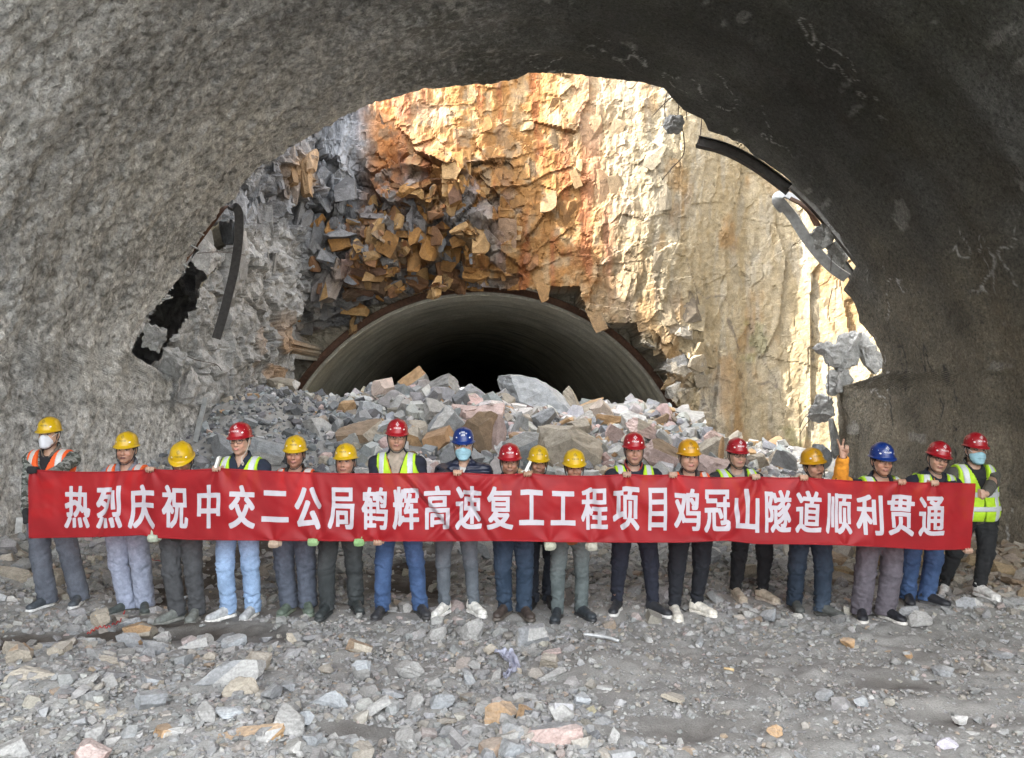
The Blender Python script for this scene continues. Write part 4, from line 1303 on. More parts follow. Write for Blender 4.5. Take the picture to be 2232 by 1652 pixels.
    lid = front & (np.abs(ex) < 1.1) & (np.abs(q[:, 2] - .0195 + .004 * ex ** 2) < .0032)
    c[lid] = (.05, .035, .028)
    lips = front & ((q[:, 0] / .025) ** 2 + ((q[:, 2] + .0615) / .0095) ** 2 < 1)
    c[lips] = np.array((.40, .17, .14)) * (sk[0] / .40)
    seam = lips & (np.abs(q[:, 2] + .0615) < (.0065 if open_mouth else .0026))
    c[seam] = (.07, .03, .025)
    nost = front & (np.abs(ax - .010) < .005) & (np.abs(q[:, 2] + .037) < .004)
    c[nost] = sk * .3
    obj('body', np_mesh('body', V, F, True, c), M_skin, root)
    # ---- gloves
    for side, h, col in zip((-1, 1), hp, glove if isinstance(glove, list) else (glove, glove)):
        if col is None: continue
        P = np.array([q for p in h for q in p[:2]])
        g = Field(P.min(0) - .045, P.max(0) + .045, .005)
        for p in h: g.put(cap(*p), .007, grow=.0065)
        W_ = arms[0 if side < 0 else 1][2]; E_ = arms[0 if side < 0 else 1][1]
        dn = (E_ - W_) / np.linalg.norm(E_ - W_)
        g.put(cap(W_, W_ + dn * .055, .032, .036), .01)
        V, F = g.mesh()
        obj('glove', np_mesh('glove', V, F, True), cloth(col), root)
    # ---- trousers
    tc, tk, fit = trousers
    r = {'straight': (.100, .080, .073), 'slim': (.094, .068, .056), 'loose': (.106, .092, .088), 'jogger': (.102, .079, .055)}[fit]
    f = Field((lo[0], lo[1], 0.03), (hi[0], hi[1], pel[2] + .18), .0095)
    f.put(ell(pel + np.array([0, .004, .025]), (.168 * w, .124 * belly, .135)), .02)
    for k, (hip, kn, ank) in enumerate(legs):
        dn = np.array([0, -.006, -.035]) if fit != 'jogger' else np.array([0, 0, .0])
        f.put(cap(hip, kn, r[0] * (.5 + .5 * w), r[1]), .03); f.put(cap(kn, ank + dn, r[1], r[2]), .02)
        zc = ank[2] + dn[2] - (.012 if fit != 'jogger' else -.005)
        xm = (legs[0][2][0] + legs[1][2][0]) / 2
        f.cut(lambda x, y, z, zc=zc, k=k, xm=xm: np.where((x < xm) == (k == 0), zc - z, -1.0) + 0 * y)
    f.cut(lambda x, y, z: z - (pel[2] + .15) + 0 * x + 0 * y)
    V, F = f.mesh()
    kz = [leg[1][2] for leg in legs]; az = legs[0][2][2]
    def wh(V):
        z = V[:, 2]
        return .45 + .8 * np.exp(-((z - kz[0]) / .10) ** 2) + 1.15 * np.exp(-((z - az - .05) / .10) ** 2) * (.6 if fit == 'loose' else 1) + .8 * np.exp(-((z - pel[2] + .13) / .09) ** 2)
    V = crinkle(V, F, f, .0125, (7, 7, 17), sd, wh)
    V = crinkle(V, F, f, .006, (14, 14, 30), sd + 4, wh)
    obj('trousers', np_mesh('trousers', V, F, True), cloth(tc, tk), root)
    # ---- shoes
    for ft, s, yw in ((fl, -1, yaw_feet[0]), (fr, 1, yaw_feet[1])):
        sh = obj('shoe', SHOE[0].copy(), cloth(shoes[0], 'leather'), root, tuple(ft + np.array([0, 0, .004])))
        sh.rotation_euler = (0, 0, rad(yw)); sh.scale = (1.04, 1.06, 1.05)
        obj('sole', SHOE[1].copy(), cloth(shoes[1], 'leather'), sh)
        if len(shoes) > 2: obj('laces', SHOE[2].copy(), cloth(shoes[2]), sh)
    # ---- shirt
    if shirt is not None:
        f = Field(lo, (hi[0], hi[1], Nk[2] + .12), .0095)
        for t in torso: f.put(t, .05, grow=-.002)
        if turtle: f.put(cap(Nk + np.array([0, 0, -.05]), Nk * .35 + H(0, .015, -.075) * .65, .068, .060), .02)
        else: f.put(cap(Nk + np.array([0, -.02, .02]), H(0, .0, -.07), .057, .057), .01, sub=True)
        f.cut(lambda x, y, z: pel[2] - .02 - z + 0 * x + 0 * y)
        V, F = f.mesh()
        obj('shirt', np_mesh('shirt', crinkle(V, F, f, .004, (9, 9, 12), sd + 3), F, True), cloth(shirt), root)
    # ---- jacket
    jc, jk = jacket
    f = Field(lo, (hi[0], hi[1], max(Nk[2] + .14, max(a[2][2] for a in arms) + .06)), .0095)
    for t in torso: f.put(t, .05, grow=.012)
    for S, E, W in arms:
        Wc = W + (E - W) * .06
        f.put(cap(S, E, .066, .056), .035); f.put(cap(E, Wc, .056, .043), .02)
    f.put(cap(Nk + np.array([0, .014, -.03]), Nk + np.array([0, .006, .06]), .086, .080), .02)
    if hood:
        f.put(ell(Nk + np.array([-.075, .04, .012]), (.065, .075, .05)), .03); f.put(ell(Nk + np.array([.075, .04, .012]), (.065, .075, .05)), .03); f.put(ell(Nk + np.array([0, .10, -.01]), (.12, .06, .07)), .03)
    f.put(cap(Nk + np.array([0, .004, -.03]), Nk + np.array([0, -.012, .14]), .066, .072), .006, sub=True)
    zv = Nk[2] - vneck
    lx = Nk[0]; tilt = (Nk[0] - pel[0]) / (Nk[2] - pel[2])
    def wedge(x, y, z, zv=zv, m=vwide, yy=Nk[1] - .005):
        xc = lx + tilt * (z - Nk[2])
        return np.maximum((np.abs(x - xc) - (z - zv) * m) * .9, y - yy)
    f.cut(lambda x, y, z: -wedge(x, y, z))
    f.cut(lambda x, y, z: pel[2] - .11 - z + 0 * x + 0 * y)
    for S, E, W in arms:                                            # open cuffs
        dn = (W - E) / np.linalg.norm(W - E)
        f.put(cap(W - dn * .005, W + dn * .10, .033, .045), .004, sub=True)
    V, F = f.mesh()
    V = crinkle(V, F, f, .009, (9, 9, 13), sd + 7)
    obj('jacket', np_mesh('jacket', V, F, True), cloth(jc, jk), root)
    if collar is not None:
        g = Field(Nk + np.array([-.14, -.16, -.13]), Nk + np.array([.14, .16, .13]), .007)
        g.put(cap(Nk + np.array([0, .012, -.03]), Nk + np.array([0, .006, .064]), .093, .088), .01)
        g.put(cap(Nk + np.array([0, .004, -.05]), Nk + np.array([0, -.012, .16]), .074, .080), .005, sub=True)
        g.cut(lambda x, y, z: -wedge(x, y, z, Nk[2] - .05, .62, Nk[1] + .02)); g.cut(lambda x, y, z: Nk[2] - .035 - z - .3 * (y - Nk[1]) * (-1) + 0 * x)
        V, F = g.mesh()
        if len(V): obj('collar', np_mesh('collar', V, F, True), cloth(collar), root)
    if zip_line is not None:
        for s in (-1, 1):
            pts = []
            for z in np.linspace(zv + .02, Nk[2] + .02, 8):
                xx = lx + tilt * (z - Nk[2]) + s * ((z - zv) * vwide + .004)
                pts.append((xx, min(-.13 * belly + .5 * max(0, z - C[2] - .10), Nk[1] - .03), z))
            obj('piping', tube(pts, .005, 5), cloth(zip_line), root)
            break
    if sleeve is not None:
        S, E, W = arms[0]
        g = Field(np.minimum(E, W) - .12, np.maximum(E, W) + .12, .008)
        g.put(cap(E + (S - E) * .35, E, .067, .066), .02); g.put(cap(E, W + (E - W) * .10, .066, .053), .02)
        dn = (W - E) / np.linalg.norm(W - E)
        g.put(cap(W - dn * .01, W + dn * .12, .038, .045), .004, sub=True)
        V, F = g.mesh()
        obj('sleeve', np_mesh('sleeve', crinkle(V, F, g, .012, (10, 10, 16), sd + 9), F, True), cloth(sleeve), root)
    # ---- vest
    if vest is not None:
        vc = {'orange': (.72, .10, .015), 'lime': (.40, .64, .02)}[vest]
        f = Field(lo, (hi[0], hi[1], Nk[2] + .05), .0085)
        for t in torso[:4]: f.put(t, .05, grow=.040)
        f.cut(lambda x, y, z: np.maximum(pel[2] - .07 - z, np.abs(x - (lx + tilt * (z - Nk[2]))) - (.205 * w - .045 * sstep(C[2] - .02, C[2] + .14, z))) + 0 * y)
        f.cut(lambda x, y, z: -(np.sqrt((x - lx) ** 2 + (y - Nk[1]) ** 2) - .092) + np.where(z < Nk[2] - .12, -9, 0))
        vv = Nk[2] - .27
        f.cut(lambda x, y, z: -np.maximum((np.abs(x - lx - tilt * (z - Nk[2])) - np.maximum((z - vv) * .31, .006)) * .9, y - Nk[1] + .01))
        V, F = f.mesh()
        vo = obj('vest', np_mesh('vest', crinkle(V, F, f, .005, (8, 8, 11), sd + 12), F, True), cloth(vc, 'hivis'), root)
        tape = (.50, .48, .45) if vest == 'orange' else (.48, .50, .52)
        for s in (-1, 1):
            g = f.copy(); g.a = g.a - .004
            g.cut(lambda x, y, z: np.abs(x - (lx + tilt * (z - Nk[2]) + s * .122 * w)) - .026 + 0 * y + 0 * z)
            V, F = g.mesh()
            if len(V): obj('reflective_strip', np_mesh('reflective_strip', crinkle(V, F, g, .003, (8, 8, 11), sd + 12), F, True), cloth(tape, 'tape'), vo)
        for zb in (pel[2] + .06, pel[2] + .20):
            g = f.copy(); g.a = g.a - .0045
            g.cut(lambda x, y, z: np.abs(z - zb) - .025 + 0 * x + 0 * y)
            V, F = g.mesh()
            if len(V): obj('reflective_band', np_mesh('reflective_band', V, F, True), cloth(tape, 'tape'), vo)
        if vest_mark:
            cols = f
            def vmap(x, z):
                out = []
                for a_, b_ in zip(np.atleast_1d(x), np.atleast_1d(z)):
                    i = int(round((a_ - f.o[0]) / f.h)); k = int(round((b_ - f.o[2]) / f.h))
                    col_ = f.a[np.clip(i, 0, f.n[0] - 1), :, np.clip(k, 0, f.n[2] - 1)]
                    j = np.argmax(col_ < 0); out.append((a_, f.o[1] + (j - 1) * f.h - .009, b_))
                ys = np.array(out)[:, 1].mean()
                return np.array([(p[0], .4 * p[1] + .6 * ys, p[2]) for p in out])
            mx, mz = lx + .075 * w, Nk[2] - .165
            mk = join_meshes('badge', [fit_text('中国交建', mx, mz - .036, .088, .022, 0, vmap, .03), poly_mesh(emblem_polys(mx, mz + .008, .028), vmap)])
            obj('badge', mk, M_mark['yellow'], vo)
    # ---- head wear
    def place(o):
        o.location = tuple(Hc); o.rotation_euler = Matrix([tuple(r_) for r_ in R]).to_euler(); o.scale = (hs, hs, hs); return o
    place(obj('hair', HAIR_ME.copy(), M_hair, root))
    hel = place(obj('helmet', HELMET_ME.copy(), M_helmet[helmet], root))
    obj('emblem', (EMBLEM_A if emblem == 'A' else EMBLEM_B).copy(), M_mark[helmet], hel)
    for r_ in RIVET_ME: obj('rivet', r_.copy(), M_white, hel)
    if helmet in ('red', 'blue') and emblem == 'A':
        for r_ in SLOT_ME: obj('slot_mark', r_.copy(), M_white, hel)
    if strap == 'loose':
        obj('chin_strap', LOOSE_STRAP.copy(), M_strap2, hel)
    elif strap:
        obj('chin_strap', STRAP_ME.copy(), M_strap, hel)
        for q_ in STRAP_BACK: obj('side_strap', q_.copy(), M_strap, hel)
    if mask:
        mo = place(obj('respirator' if mask == 'n95' else 'face_mask', MASK_ME[mask == 'n95'].copy(), M_n95 if mask == 'n95' else M_surg, root))
        for l_ in LOOPS: obj('ear_loop', l_.copy(), M_white, mo)
    if glasses:
        gm, ls = GLASSES[glasses]
        go = place(obj('glasses', gm.copy(), M_frame, root))
        for l_ in ls: obj('lens', l_.copy(), M_lens, go)
    FEET.append((O + fl, O + fr))
    return root

NAVY = (.010, .013, .024); BLACK = (.012, .012, .014); DENIM = (.035, .072, .16); DKDENIM = (.014, .030, .055)
person('person in orange vest and camouflage jacket with white respirator at the left end', (107, 908), ((83, 1331), (155, 1324)), 'yellow', (4, 2, 0), 1.06, pelvis=108,
       trousers=((.075, .085, .105), 'denim', 'loose'), shoes=((.055, .065, .075), (.60, .60, .58)), jacket=((.1, .1, .1), 'camo'), shirt=BLACK, vest='orange', vneck=.20, vwide=.40,
       hands=(('hang', 57, 1137), ('top', 75)), glove=(.012, .012, .013), mask='n95', vest_mark=True, collar=(.12, .10, .08))
person('person in pale lavender trousers and orange vest with bare smiling face', (277, 940), ((262, 1340), (300, 1339)), 'yellow', (6, 3, 2), 1.0, pelvis=275,
       trousers=((.27, .30, .38), 'cloth', 'loose'), shoes=((.06, .07, .065), (.16, .16, .13)), jacket=((.19, .20, .23), 'cloth'), vest='orange', vneck=.10, hands=(None, ('top', 331)), open_mouth=True,
       yaw_feet=(-28, 28), skin=(.40, .24, .165), collar=(.17, .17, .19))
person('person with bowed head in yellow helmet and dark grey trousers', (393, 966), ((372, 1361), (414, 1358)), 'yellow', (10, 24, 0), .94, pelvis=394,
       trousers=((.050, .052, .055), 'cloth', 'straight'), shoes=((.16, .17, .155), (.20, .20, .18)), jacket=((.035, .033, .032), 'cloth'), hands=(('bottom', 337), None),
       glove=[(.33, .36, .28), None], skin=(.33, .19, .12), yaw_feet=(-30, 6))
person('person in light blue jeans, round glasses and red helmet with chunky white trainers', (523, 919), ((484, 1355), (539, 1352)), 'red', (-4, 2, -1), .98, pelvis=517,
       trousers=((.20, .29, .43), 'denim', 'straight'), shoes=((.40, .41, .41), (.70, .68, .63), (.22, .25, .29)), jacket=((.013, .020, .036), 'cloth'), vest='lime', hands=(('top', 475), None), glasses='round',
       strap='loose', skin=(.46, .29, .21), vneck=.06, yaw_feet=(-34, -4))
person('person in slate blue work trousers and orange vest with dark collar', (644, 948), ((621, 1343), (662, 1341)), 'yellow', (5, 3, 1), .98, pelvis=639,
       trousers=((.075, .088, .115), 'cloth', 'loose'), shoes=((.10, .13, .10), (.22, .26, .20)), jacket=((.035, .028, .025), 'cloth'), vest='orange', hands=(('bottom', 600, .02), ('bottom', 685)),
       glove=[(.36, .27, .20), (.24, .36, .17)], skin=(.36, .205, .14), yaw_feet=(-6, 20))
person('person with face half hidden by the banner and faded dark olive jeans', (754, 965), ((704, 1350), (769, 1337)), 'yellow', (-3, -2, 0), 1.02, pelvis=742,
       trousers=((.028, .033, .034), 'denim', 'straight'), shoes=((.035, .042, .042), (.03, .034, .034)), jacket=((.05, .05, .045), 'cloth'), hands=(None, ('bottom', 785)), glove=[None, (.20, .34, .14)], skin=(.38, .22, .15), yaw_feet=(-6, 24))
person('tall person in beige turtleneck, lime vest and blue jeans with red helmet', (867, 912), ((827, 1351), (912, 1347)), 'red', (8, 3, 2), 1.03, pelvis=869,
       trousers=(DENIM, 'denim', 'straight'), shoes=((.032, .033, .036), (.045, .045, .045)), jacket=(NAVY, 'cloth'), shirt=(.30, .25, .20), turtle=True, vest='lime', vneck=.22, vwide=.34, hands=(('bottom', 825), None),
       glasses='thin', skin=(.36, .22, .15), vest_mark=True, zip_line=(.55, .30, .05), yaw_feet=(-10, 26))
person('person in blue helmet, blue surgical mask and navy quilted jacket', (1010, 930), ((966, 1347), (1030, 1345)), 'blue', (2, 3, 0), 1.06, pelvis=993,
       trousers=((.085, .10, .115), 'denim', 'slim'), shoes=((.66, .65, .60), (.70, .69, .65), (.72, .71, .67)), jacket=((.012, .016, .035), 'puffer'), shirt=(.5, .5, .48), vneck=.12, vwide=.30, hands=(('top', 998), None),
       mask='surgical', emblem='B', skin=(.40, .25, .17), yaw_feet=(-22, 32))
person('thin faced person in red helmet, wire glasses and dark blue jeans', (1111, 965), ((1100, 1350), (1142, 1352)), 'red', (2, 2, 0), .96, pelvis=1119,
       trousers=(DKDENIM, 'denim', 'straight'), shoes=((.055, .042, .035), (.10, .085, .07)), jacket=(NAVY, 'cloth'), vest='lime', hands=(None, None), glasses='thin', skin=(.36, .21, .14), yaw_feet=(-22, 20))
person('older person standing behind the row in yellow helmet, between red and yellow helmets', (1175, 970), ((1160, 1330), (1199, 1328)), 'yellow', (3, 2, 2), .95, pelvis=1180,
       trousers=((.017, .021, .030), 'cloth', 'straight'), shoes=((.022, .022, .024), (.03, .03, .03)), jacket=((.045, .02, .022), 'cloth'), hands=(('top', 1150), None), skin=(.34, .20, .13), dy=.06)
person('person with nose and mouth hidden by the banner, green work gloves and grey green jeans', (1252, 978), ((1217, 1357), (1270, 1352)), 'yellow', (0, 4, 0), .93, pelvis=1243,
       trousers=((.085, .105, .105), 'denim', 'slim'), shoes=((.028, .034, .040), (.028, .03, .032)), jacket=((.42, .12, .04), 'cloth'), hands=(('bottom', 1198, .03), ('bottom', 1290, .03)), glove=[(.36, .36, .28), (.36, .34, .28)], skin=(.36, .21, .14), yaw_feet=(-12, 28))
person('tall person in red helmet with red inner collar and black trainers with white soles', (1382, 941), ((1349, 1341), (1430, 1346)), 'red', (-2, 3, 0), 1.03, pelvis=1382,
       trousers=((.013, .016, .028), 'cloth', 'jogger'), shoes=((.022, .024, .028), (.58, .57, .54)), jacket=(NAVY, 'cloth'), shirt=(.016, .018, .028), vest='lime', vneck=.15, hands=(('top', 1365), None), skin=(.38, .23, .165), zip_line=(.5, .22, .04),
       collar=(.30, .03, .025), yaw_feet=(-20, 36))
person('round faced person in amber helmet, black trousers and white trainers', (1501, 956), ((1478, 1352), (1527, 1345)), 'amber', (0, 0, -1), 1.06, pelvis=1506,
       trousers=((.010, .012, .017), 'cloth', 'jogger'), shoes=((.60, .57, .50), (.66, .63, .56), (.64, .61, .55)), jacket=((.055, .045, .04), 'cloth'), shirt=(.02, .02, .022), hands=(('top', 1465), None), vest='orange', skin=(.40, .25, .175), vneck=.12, yaw_feet=(-2, 38))
person('round faced person in dark red helmet, glasses and black trousers with tan trainers', (1607, 953), ((1614, 1313), (1672, 1316)), 'red', (4, 2, 0), 1.05, pelvis=1641,
       trousers=((.008, .009, .011), 'cloth', 'jogger'), shoes=((.42, .37, .29), (.45, .40, .33), (.38, .33, .27)), jacket=((.022, .022, .024), 'cloth'), shirt=(.25, .22, .20), vest='lime', vneck=.14, hands=(None, ('top', 1645)), glasses='square', skin=(.40, .255, .18), yaw_feet=(4, 26))
person('laughing person in amber helmet tilting the head, dark blue jeans and grey boots', (1766, 975), ((1744, 1337), (1806, 1350)), 'amber', (6, -2, -9), .98, pelvis=1765,
       trousers=((.014, .026, .044), 'denim', 'straight'), shoes=((.075, .080, .075), (.06, .06, .055)), jacket=((.03, .03, .03), 'cloth'), hands=(('top', 1749), None), skin=(.42, .25, .165), open_mouth=True, yaw_feet=(-6, 34))
person('person in blue helmet raising a V sign with an orange yellow sleeve', (1924, 963), ((1893, 1356), (1948, 1358)), 'blue', (0, 5, 1), 1.0, pelvis=1920,
       trousers=((.095, .085, .10), 'cloth', 'loose'), shoes=((.015, .016, .02), (.58, .56, .52)), jacket=(NAVY, 'cloth'), vest='lime', hands=(('v', 1838, 975), ('top', 1962)), glasses='thin', skin=(.38, .22, .15), sleeve=(.60, .24, .02), vneck=.13, yaw_feet=(-22, 16))
person('leaning person in red helmet, thick black glasses and blue jeans beside the right end', (2053, 961), ((1996, 1322), (2038, 1324)), 'red', (-6, 5, 11), 1.03, pelvis=2015,
       trousers=(DENIM, 'denim', 'straight'), shoes=((.020, .021, .025), (.09, .09, .09)), jacket=(NAVY, 'cloth'), shirt=(.014, .016, .026), vest='lime', hands=(None, ('top', 2033)), glasses='square', skin=(.40, .25, .175), vneck=.16, hood=True, yaw_feet=(-22, 30), zip_line=(.5, .22, .04))
person('person in red helmet, surgical mask and lime vest gripping the right end of the banner', (2128, 942), ((2074, 1303), (2157, 1308)), 'red', (-3, 2, 3), 1.03, pelvis=2128,
       trousers=((.012, .013, .014), 'cloth', 'jogger'), shoes=((.58, .57, .54), (.62, .61, .58), (.05, .05, .05)), jacket=((.085, .080, .066), 'cloth'), shirt=(.014, .014, .016), vest='lime', vneck=.22, vwide=.44, hands=(('bottom', 2106), ('side', 2134, 1075)), mask='surgical',
       skin=(.40, .25, .18), vest_mark=True, hood=True, yaw_feet=(-30, 10), collar=(.02, .02, .024))

# ------------------------------------------------------------------ the banner
def build_banner():
    m, nt, b = _new('red_banner_cloth')
    p = obj_pos(nt)
    n1 = noise(nt, p, 3.0, 4); n2 = noise(nt, p, 420, 2)
    c = mul(nt, mul(nt, (.38, .007, .013), ramp(nt, n1, [(.3, .88), (.7, 1.1)])), ramp(nt, n2, [(.3, .9), (.7, 1.1)]))
    nt.links.new(c, b.inputs['Base Color'])
    b.inputs['Roughness'].default_value = .55; b.inputs['Sheen Weight'].default_value = .15
    tr = N(nt, 'ShaderNodeBsdfTranslucent'); nt.links.new(c, tr.inputs['Color'])
    tp_ = N(nt, 'ShaderNodeBsdfTransparent'); tp_.inputs['Color'].default_value = (.9, .12, .10, 1)
    mx = N(nt, 'ShaderNodeMixShader'); mx.inputs[0].default_value = .22
    nt.links.new(b.outputs[0], mx.inputs[1]); nt.links.new(tr.outputs[0], mx.inputs[2])
    mx2 = N(nt, 'ShaderNodeMixShader'); mx2.inputs[0].default_value = .24
    nt.links.new(mx.outputs[0], mx2.inputs[1]); nt.links.new(tp_.outputs[0], mx2.inputs[2])
    nt.links.new(mx2.outputs[0], nt.nodes['Material Output'].inputs[0])
    u = np.linspace(0, 1, 820); v = np.linspace(0, 1, 66)
    U, Vv = np.meshgrid(u, v, indexing='ij')
    PX = (65 + 3 * Vv) * (1 - U) + (2124 - 12 * Vv) * U
    P = ban_pt(PX, Vv)
    O = np.array([0, 6.75, .8])
    me = np_mesh('banner', (P - O).reshape(-1, 3), grid_faces(820, 66), True)
    ban = obj('banner', me, m, None, tuple(O), 'long red cloth banner with white lettering held across the row of people', 'banner')
    # hems
    for vv in (0.012, .988):
        pxs = np.linspace(70, 2110, 420)
        q = ban_pt(pxs, np.full_like(pxs, vv)) - O
        obj('hem', tube(q, .006, 6), m, ban)
    text = '热烈庆祝中交二公局鹤辉高速复工工程项目鸡冠山隧道顺利贯通'
    cxs = np.interp(np.arange(28), [0, 1, 2, 3, 4, 9, 13, 15, 18, 21, 27], [172, 242, 311, 383, 457, 818, 1090, 1227, 1432, 1626, 2028])
    parts = []
    def mapper(x, z):                                               # x in px, z = v * 100
        pp = ban_pt(x, z / 100.0)
        return pp - O + np.array([0, -.0035, 0])
    for k, ch in enumerate(text):
        cx = cxs[k]
        t0 = np.interp(cx, *B_TOP); b0 = np.interp(cx, *B_BOT)
        ya = np.interp(cx, [172, 820, 1240, 1690, 1763, 2028], [1054, 1056, 1057, 1065, 1068, 1081]); yb = np.interp(cx, [172, 820, 1240, 1690, 1763, 2028], [1149, 1152, 1152, 1159, 1160, 1168])
        va, vb = (ya - t0) / (b0 - t0) * 100, (yb - t0) / (b0 - t0) * 100
        w, h = 57.0, 1.0
        if ch == '二': w, va, vb = 60, va + 6, vb - 10
        if ch in '工': w, va, vb = 54, va + 6, vb - 6
        if ch == '目': w = 40
        if ch in '中山': w = 52
        me = bold_glyph(ch, cx, -(va + vb) / 2, w, (vb - va), lambda x, z: mapper(x, -z))
        parts.append(me)
    mw = mat_plain('white_lettering', (.42, .39, .42), .7, 20, .05)
    obj('lettering', join_meshes('lettering', parts), mw, ban)
build_banner()
# ------------------------------------------------------------------ broken stone
def rock_template(seed, planes=11, detail=0, rough=.02):
    """a block cut by random planes: flat fracture faces with sharp arrises.  Returns verts, triangles, facet number of each triangle"""
    rg = random.Random(seed)
    bm = bmesh.new(); bmesh.ops.create_cube(bm, size=2.0)
    for k in range(planes):
        n = Vector((rg.gauss(0, 1), rg.gauss(0, 1), rg.gauss(0, 1))).normalized()
        d = rg.uniform(.62, .98)
        r = bmesh.ops.bisect_plane(bm, geom=bm.verts[:] + bm.edges[:] + bm.faces[:], plane_co=n * d, plane_no=n, clear_outer=True)
        ed = [e for e in r['geom_cut'] if isinstance(e, bmesh.types.BMEdge)]
        if ed: bmesh.ops.contextual_create(bm, geom=ed)
    lay = bm.faces.layers.int.new('facet')
    for i, f in enumerate(bm.faces): f[lay] = i
    bmesh.ops.triangulate(bm, faces=bm.faces[:])
    for k in range(detail):
        lim = .55 / (k + 1)
        bmesh.ops.subdivide_edges(bm, edges=[e for e in bm.edges if e.calc_length() > lim * .6], cuts=1, use_grid_fill=True)
        bmesh.ops.triangulate(bm, faces=bm.faces[:])
    bm.verts.index_update(); bm.normal_update()
    V = np.array([v.co[:] for v in bm.verts]); Nn = np.array([v.normal[:] for v in bm.verts])
    F = np.array([[v.index for v in f.verts] for f in bm.faces]); fid = np.array([f[lay] for f in bm.faces])
    bm.free()
    if detail:
        s = seed % 97
        w = fbm3(V[:, 0] * 1.6 + s, V[:, 1] * 1.6, V[:, 2] * 1.6, 3, 311); w2 = fbm3(V[:, 0] * 5 + s, V[:, 1] * 5, V[:, 2] * 5, 2, 313)
        st = np.round((V @ np.array([.3, .2, .93]) + .1 * w) * 5) % 2                   # bedding steps
        V = V + Nn * (rough * 2.6 * w + rough * 1.5 * w2 + rough * .7 * st)[:, None]
    V /= np.abs(V).max(0)
    return V, F, fid
RT_LOW = [rock_template(100 + k, 7 + k % 5) for k in range(28)]
RT_HI = [rock_template(500 + k, 9 + k % 6, 3, .030) for k in range(34)]
RT_MID = [rock_template(900 + k, 8 + k % 5, 2, .035) for k in range(24)]
PAL = {'grey': (.26, .268, .275), 'light grey': (.355, .35, .335), 'tan': (.35, .31, .25), 'orange': (.38, .245, .13), 'dark grey': (.125, .13, .138), 'pinkish': (.43, .325, .295), 'pale': (.54, .53, .51), 'brown': (.24, .17, .11), 'blue grey': (.30, .315, .325), 'ochre': (.27, .20, .115)}
DUST = np.array((.34, .33, .308))
def rock_tint(base, fid, nrm, rg, coat=None, dust=.35):
    nf = fid.max() + 1
    v = rg.uniform(.84, 1.16, nf)
    c = np.array(base)[None] * v[:, None]
    if coat is not None:
        m = rg.random(nf) < .42
        c[m] = np.array(coat) * rg.uniform(.85, 1.12, (m.sum(), 1))
    c = c[fid]
    up = np.clip(nrm[:, 2] - .35, 0, 1)[:, None] * dust
    return c * (1 - up) + DUST * up
def rot_rand(rg, tilt=.5):
    return np.array(Matrix.Rotation(rg.uniform(0, 6.283), 3, 'Z') @ Matrix.Rotation(rg.uniform(-tilt, tilt), 3, 'X') @ Matrix.Rotation(rg.uniform(-tilt, tilt), 3, 'Y'))
def face_normals(V, F):
    n = np.cross(V[F[:, 1]] - V[F[:, 0]], V[F[:, 2]] - V[F[:, 0]])
    return n / (np.linalg.norm(n, axis=1)[:, None] + 1e-12)

def scatter(name, label_kind, pts, sizes, cols, rg, flat=(.35, .9), dust=.35, sink=.25, tilt=.45):
    Vs, Fs, Cs = [], [], []; off = 0
    z = ground_z(pts[:, 0], pts[:, 1])
    for k in range(len(pts)):
        V, F, fid = RT_LOW[rg.integers(len(RT_LOW))]
        s = sizes[k] * .5
        sc = np.array([1.0, rg.uniform(.55, .95), rg.uniform(*flat)]) * s
        P = (V * sc) @ rot_rand(rg, tilt).T
        P = P + np.array([pts[k, 0], pts[k, 1], z[k] + sc[2] * (1 - 2 * sink) * .8])
        n = face_normals(P, F)
        v = rg.uniform(.85, 1.15, fid.max() + 1)[fid]
        c = cols[k][None] * v[:, None]
        up = np.clip(n[:, 2] - .35, 0, 1)[:, None] * dust
        c = c * (1 - up) + DUST * up
        Vs.append(P); Fs.append(F + off); Cs.append(c); off += len(V)
    me = np_mesh(name, np.concatenate(Vs), np.concatenate(Fs), False, face_tint=np.concatenate(Cs))
    return obj(name, me, M_rock_stuff, kind='stuff')
def pick_cols(rg, n, names, w):
    w = np.array(w, float); w /= w.sum()
    idx = rg.choice(len(names), n, p=w)
    base = np.array([PAL[k] for k in names])[idx]
    return base * rg.uniform(.78, 1.22, (n, 1)) * rg.uniform(.96, 1.04, (n, 3))
FEET_XY = np.array([p[:2] for ab in FEET for p in ab])
def near_feet(p, r):
    d = np.hypot(p[:, None, 0] - FEET_XY[None, :, 0], (p[:, None, 1] - FEET_XY[None, :, 1] + .06))
    return d.min(1) < r
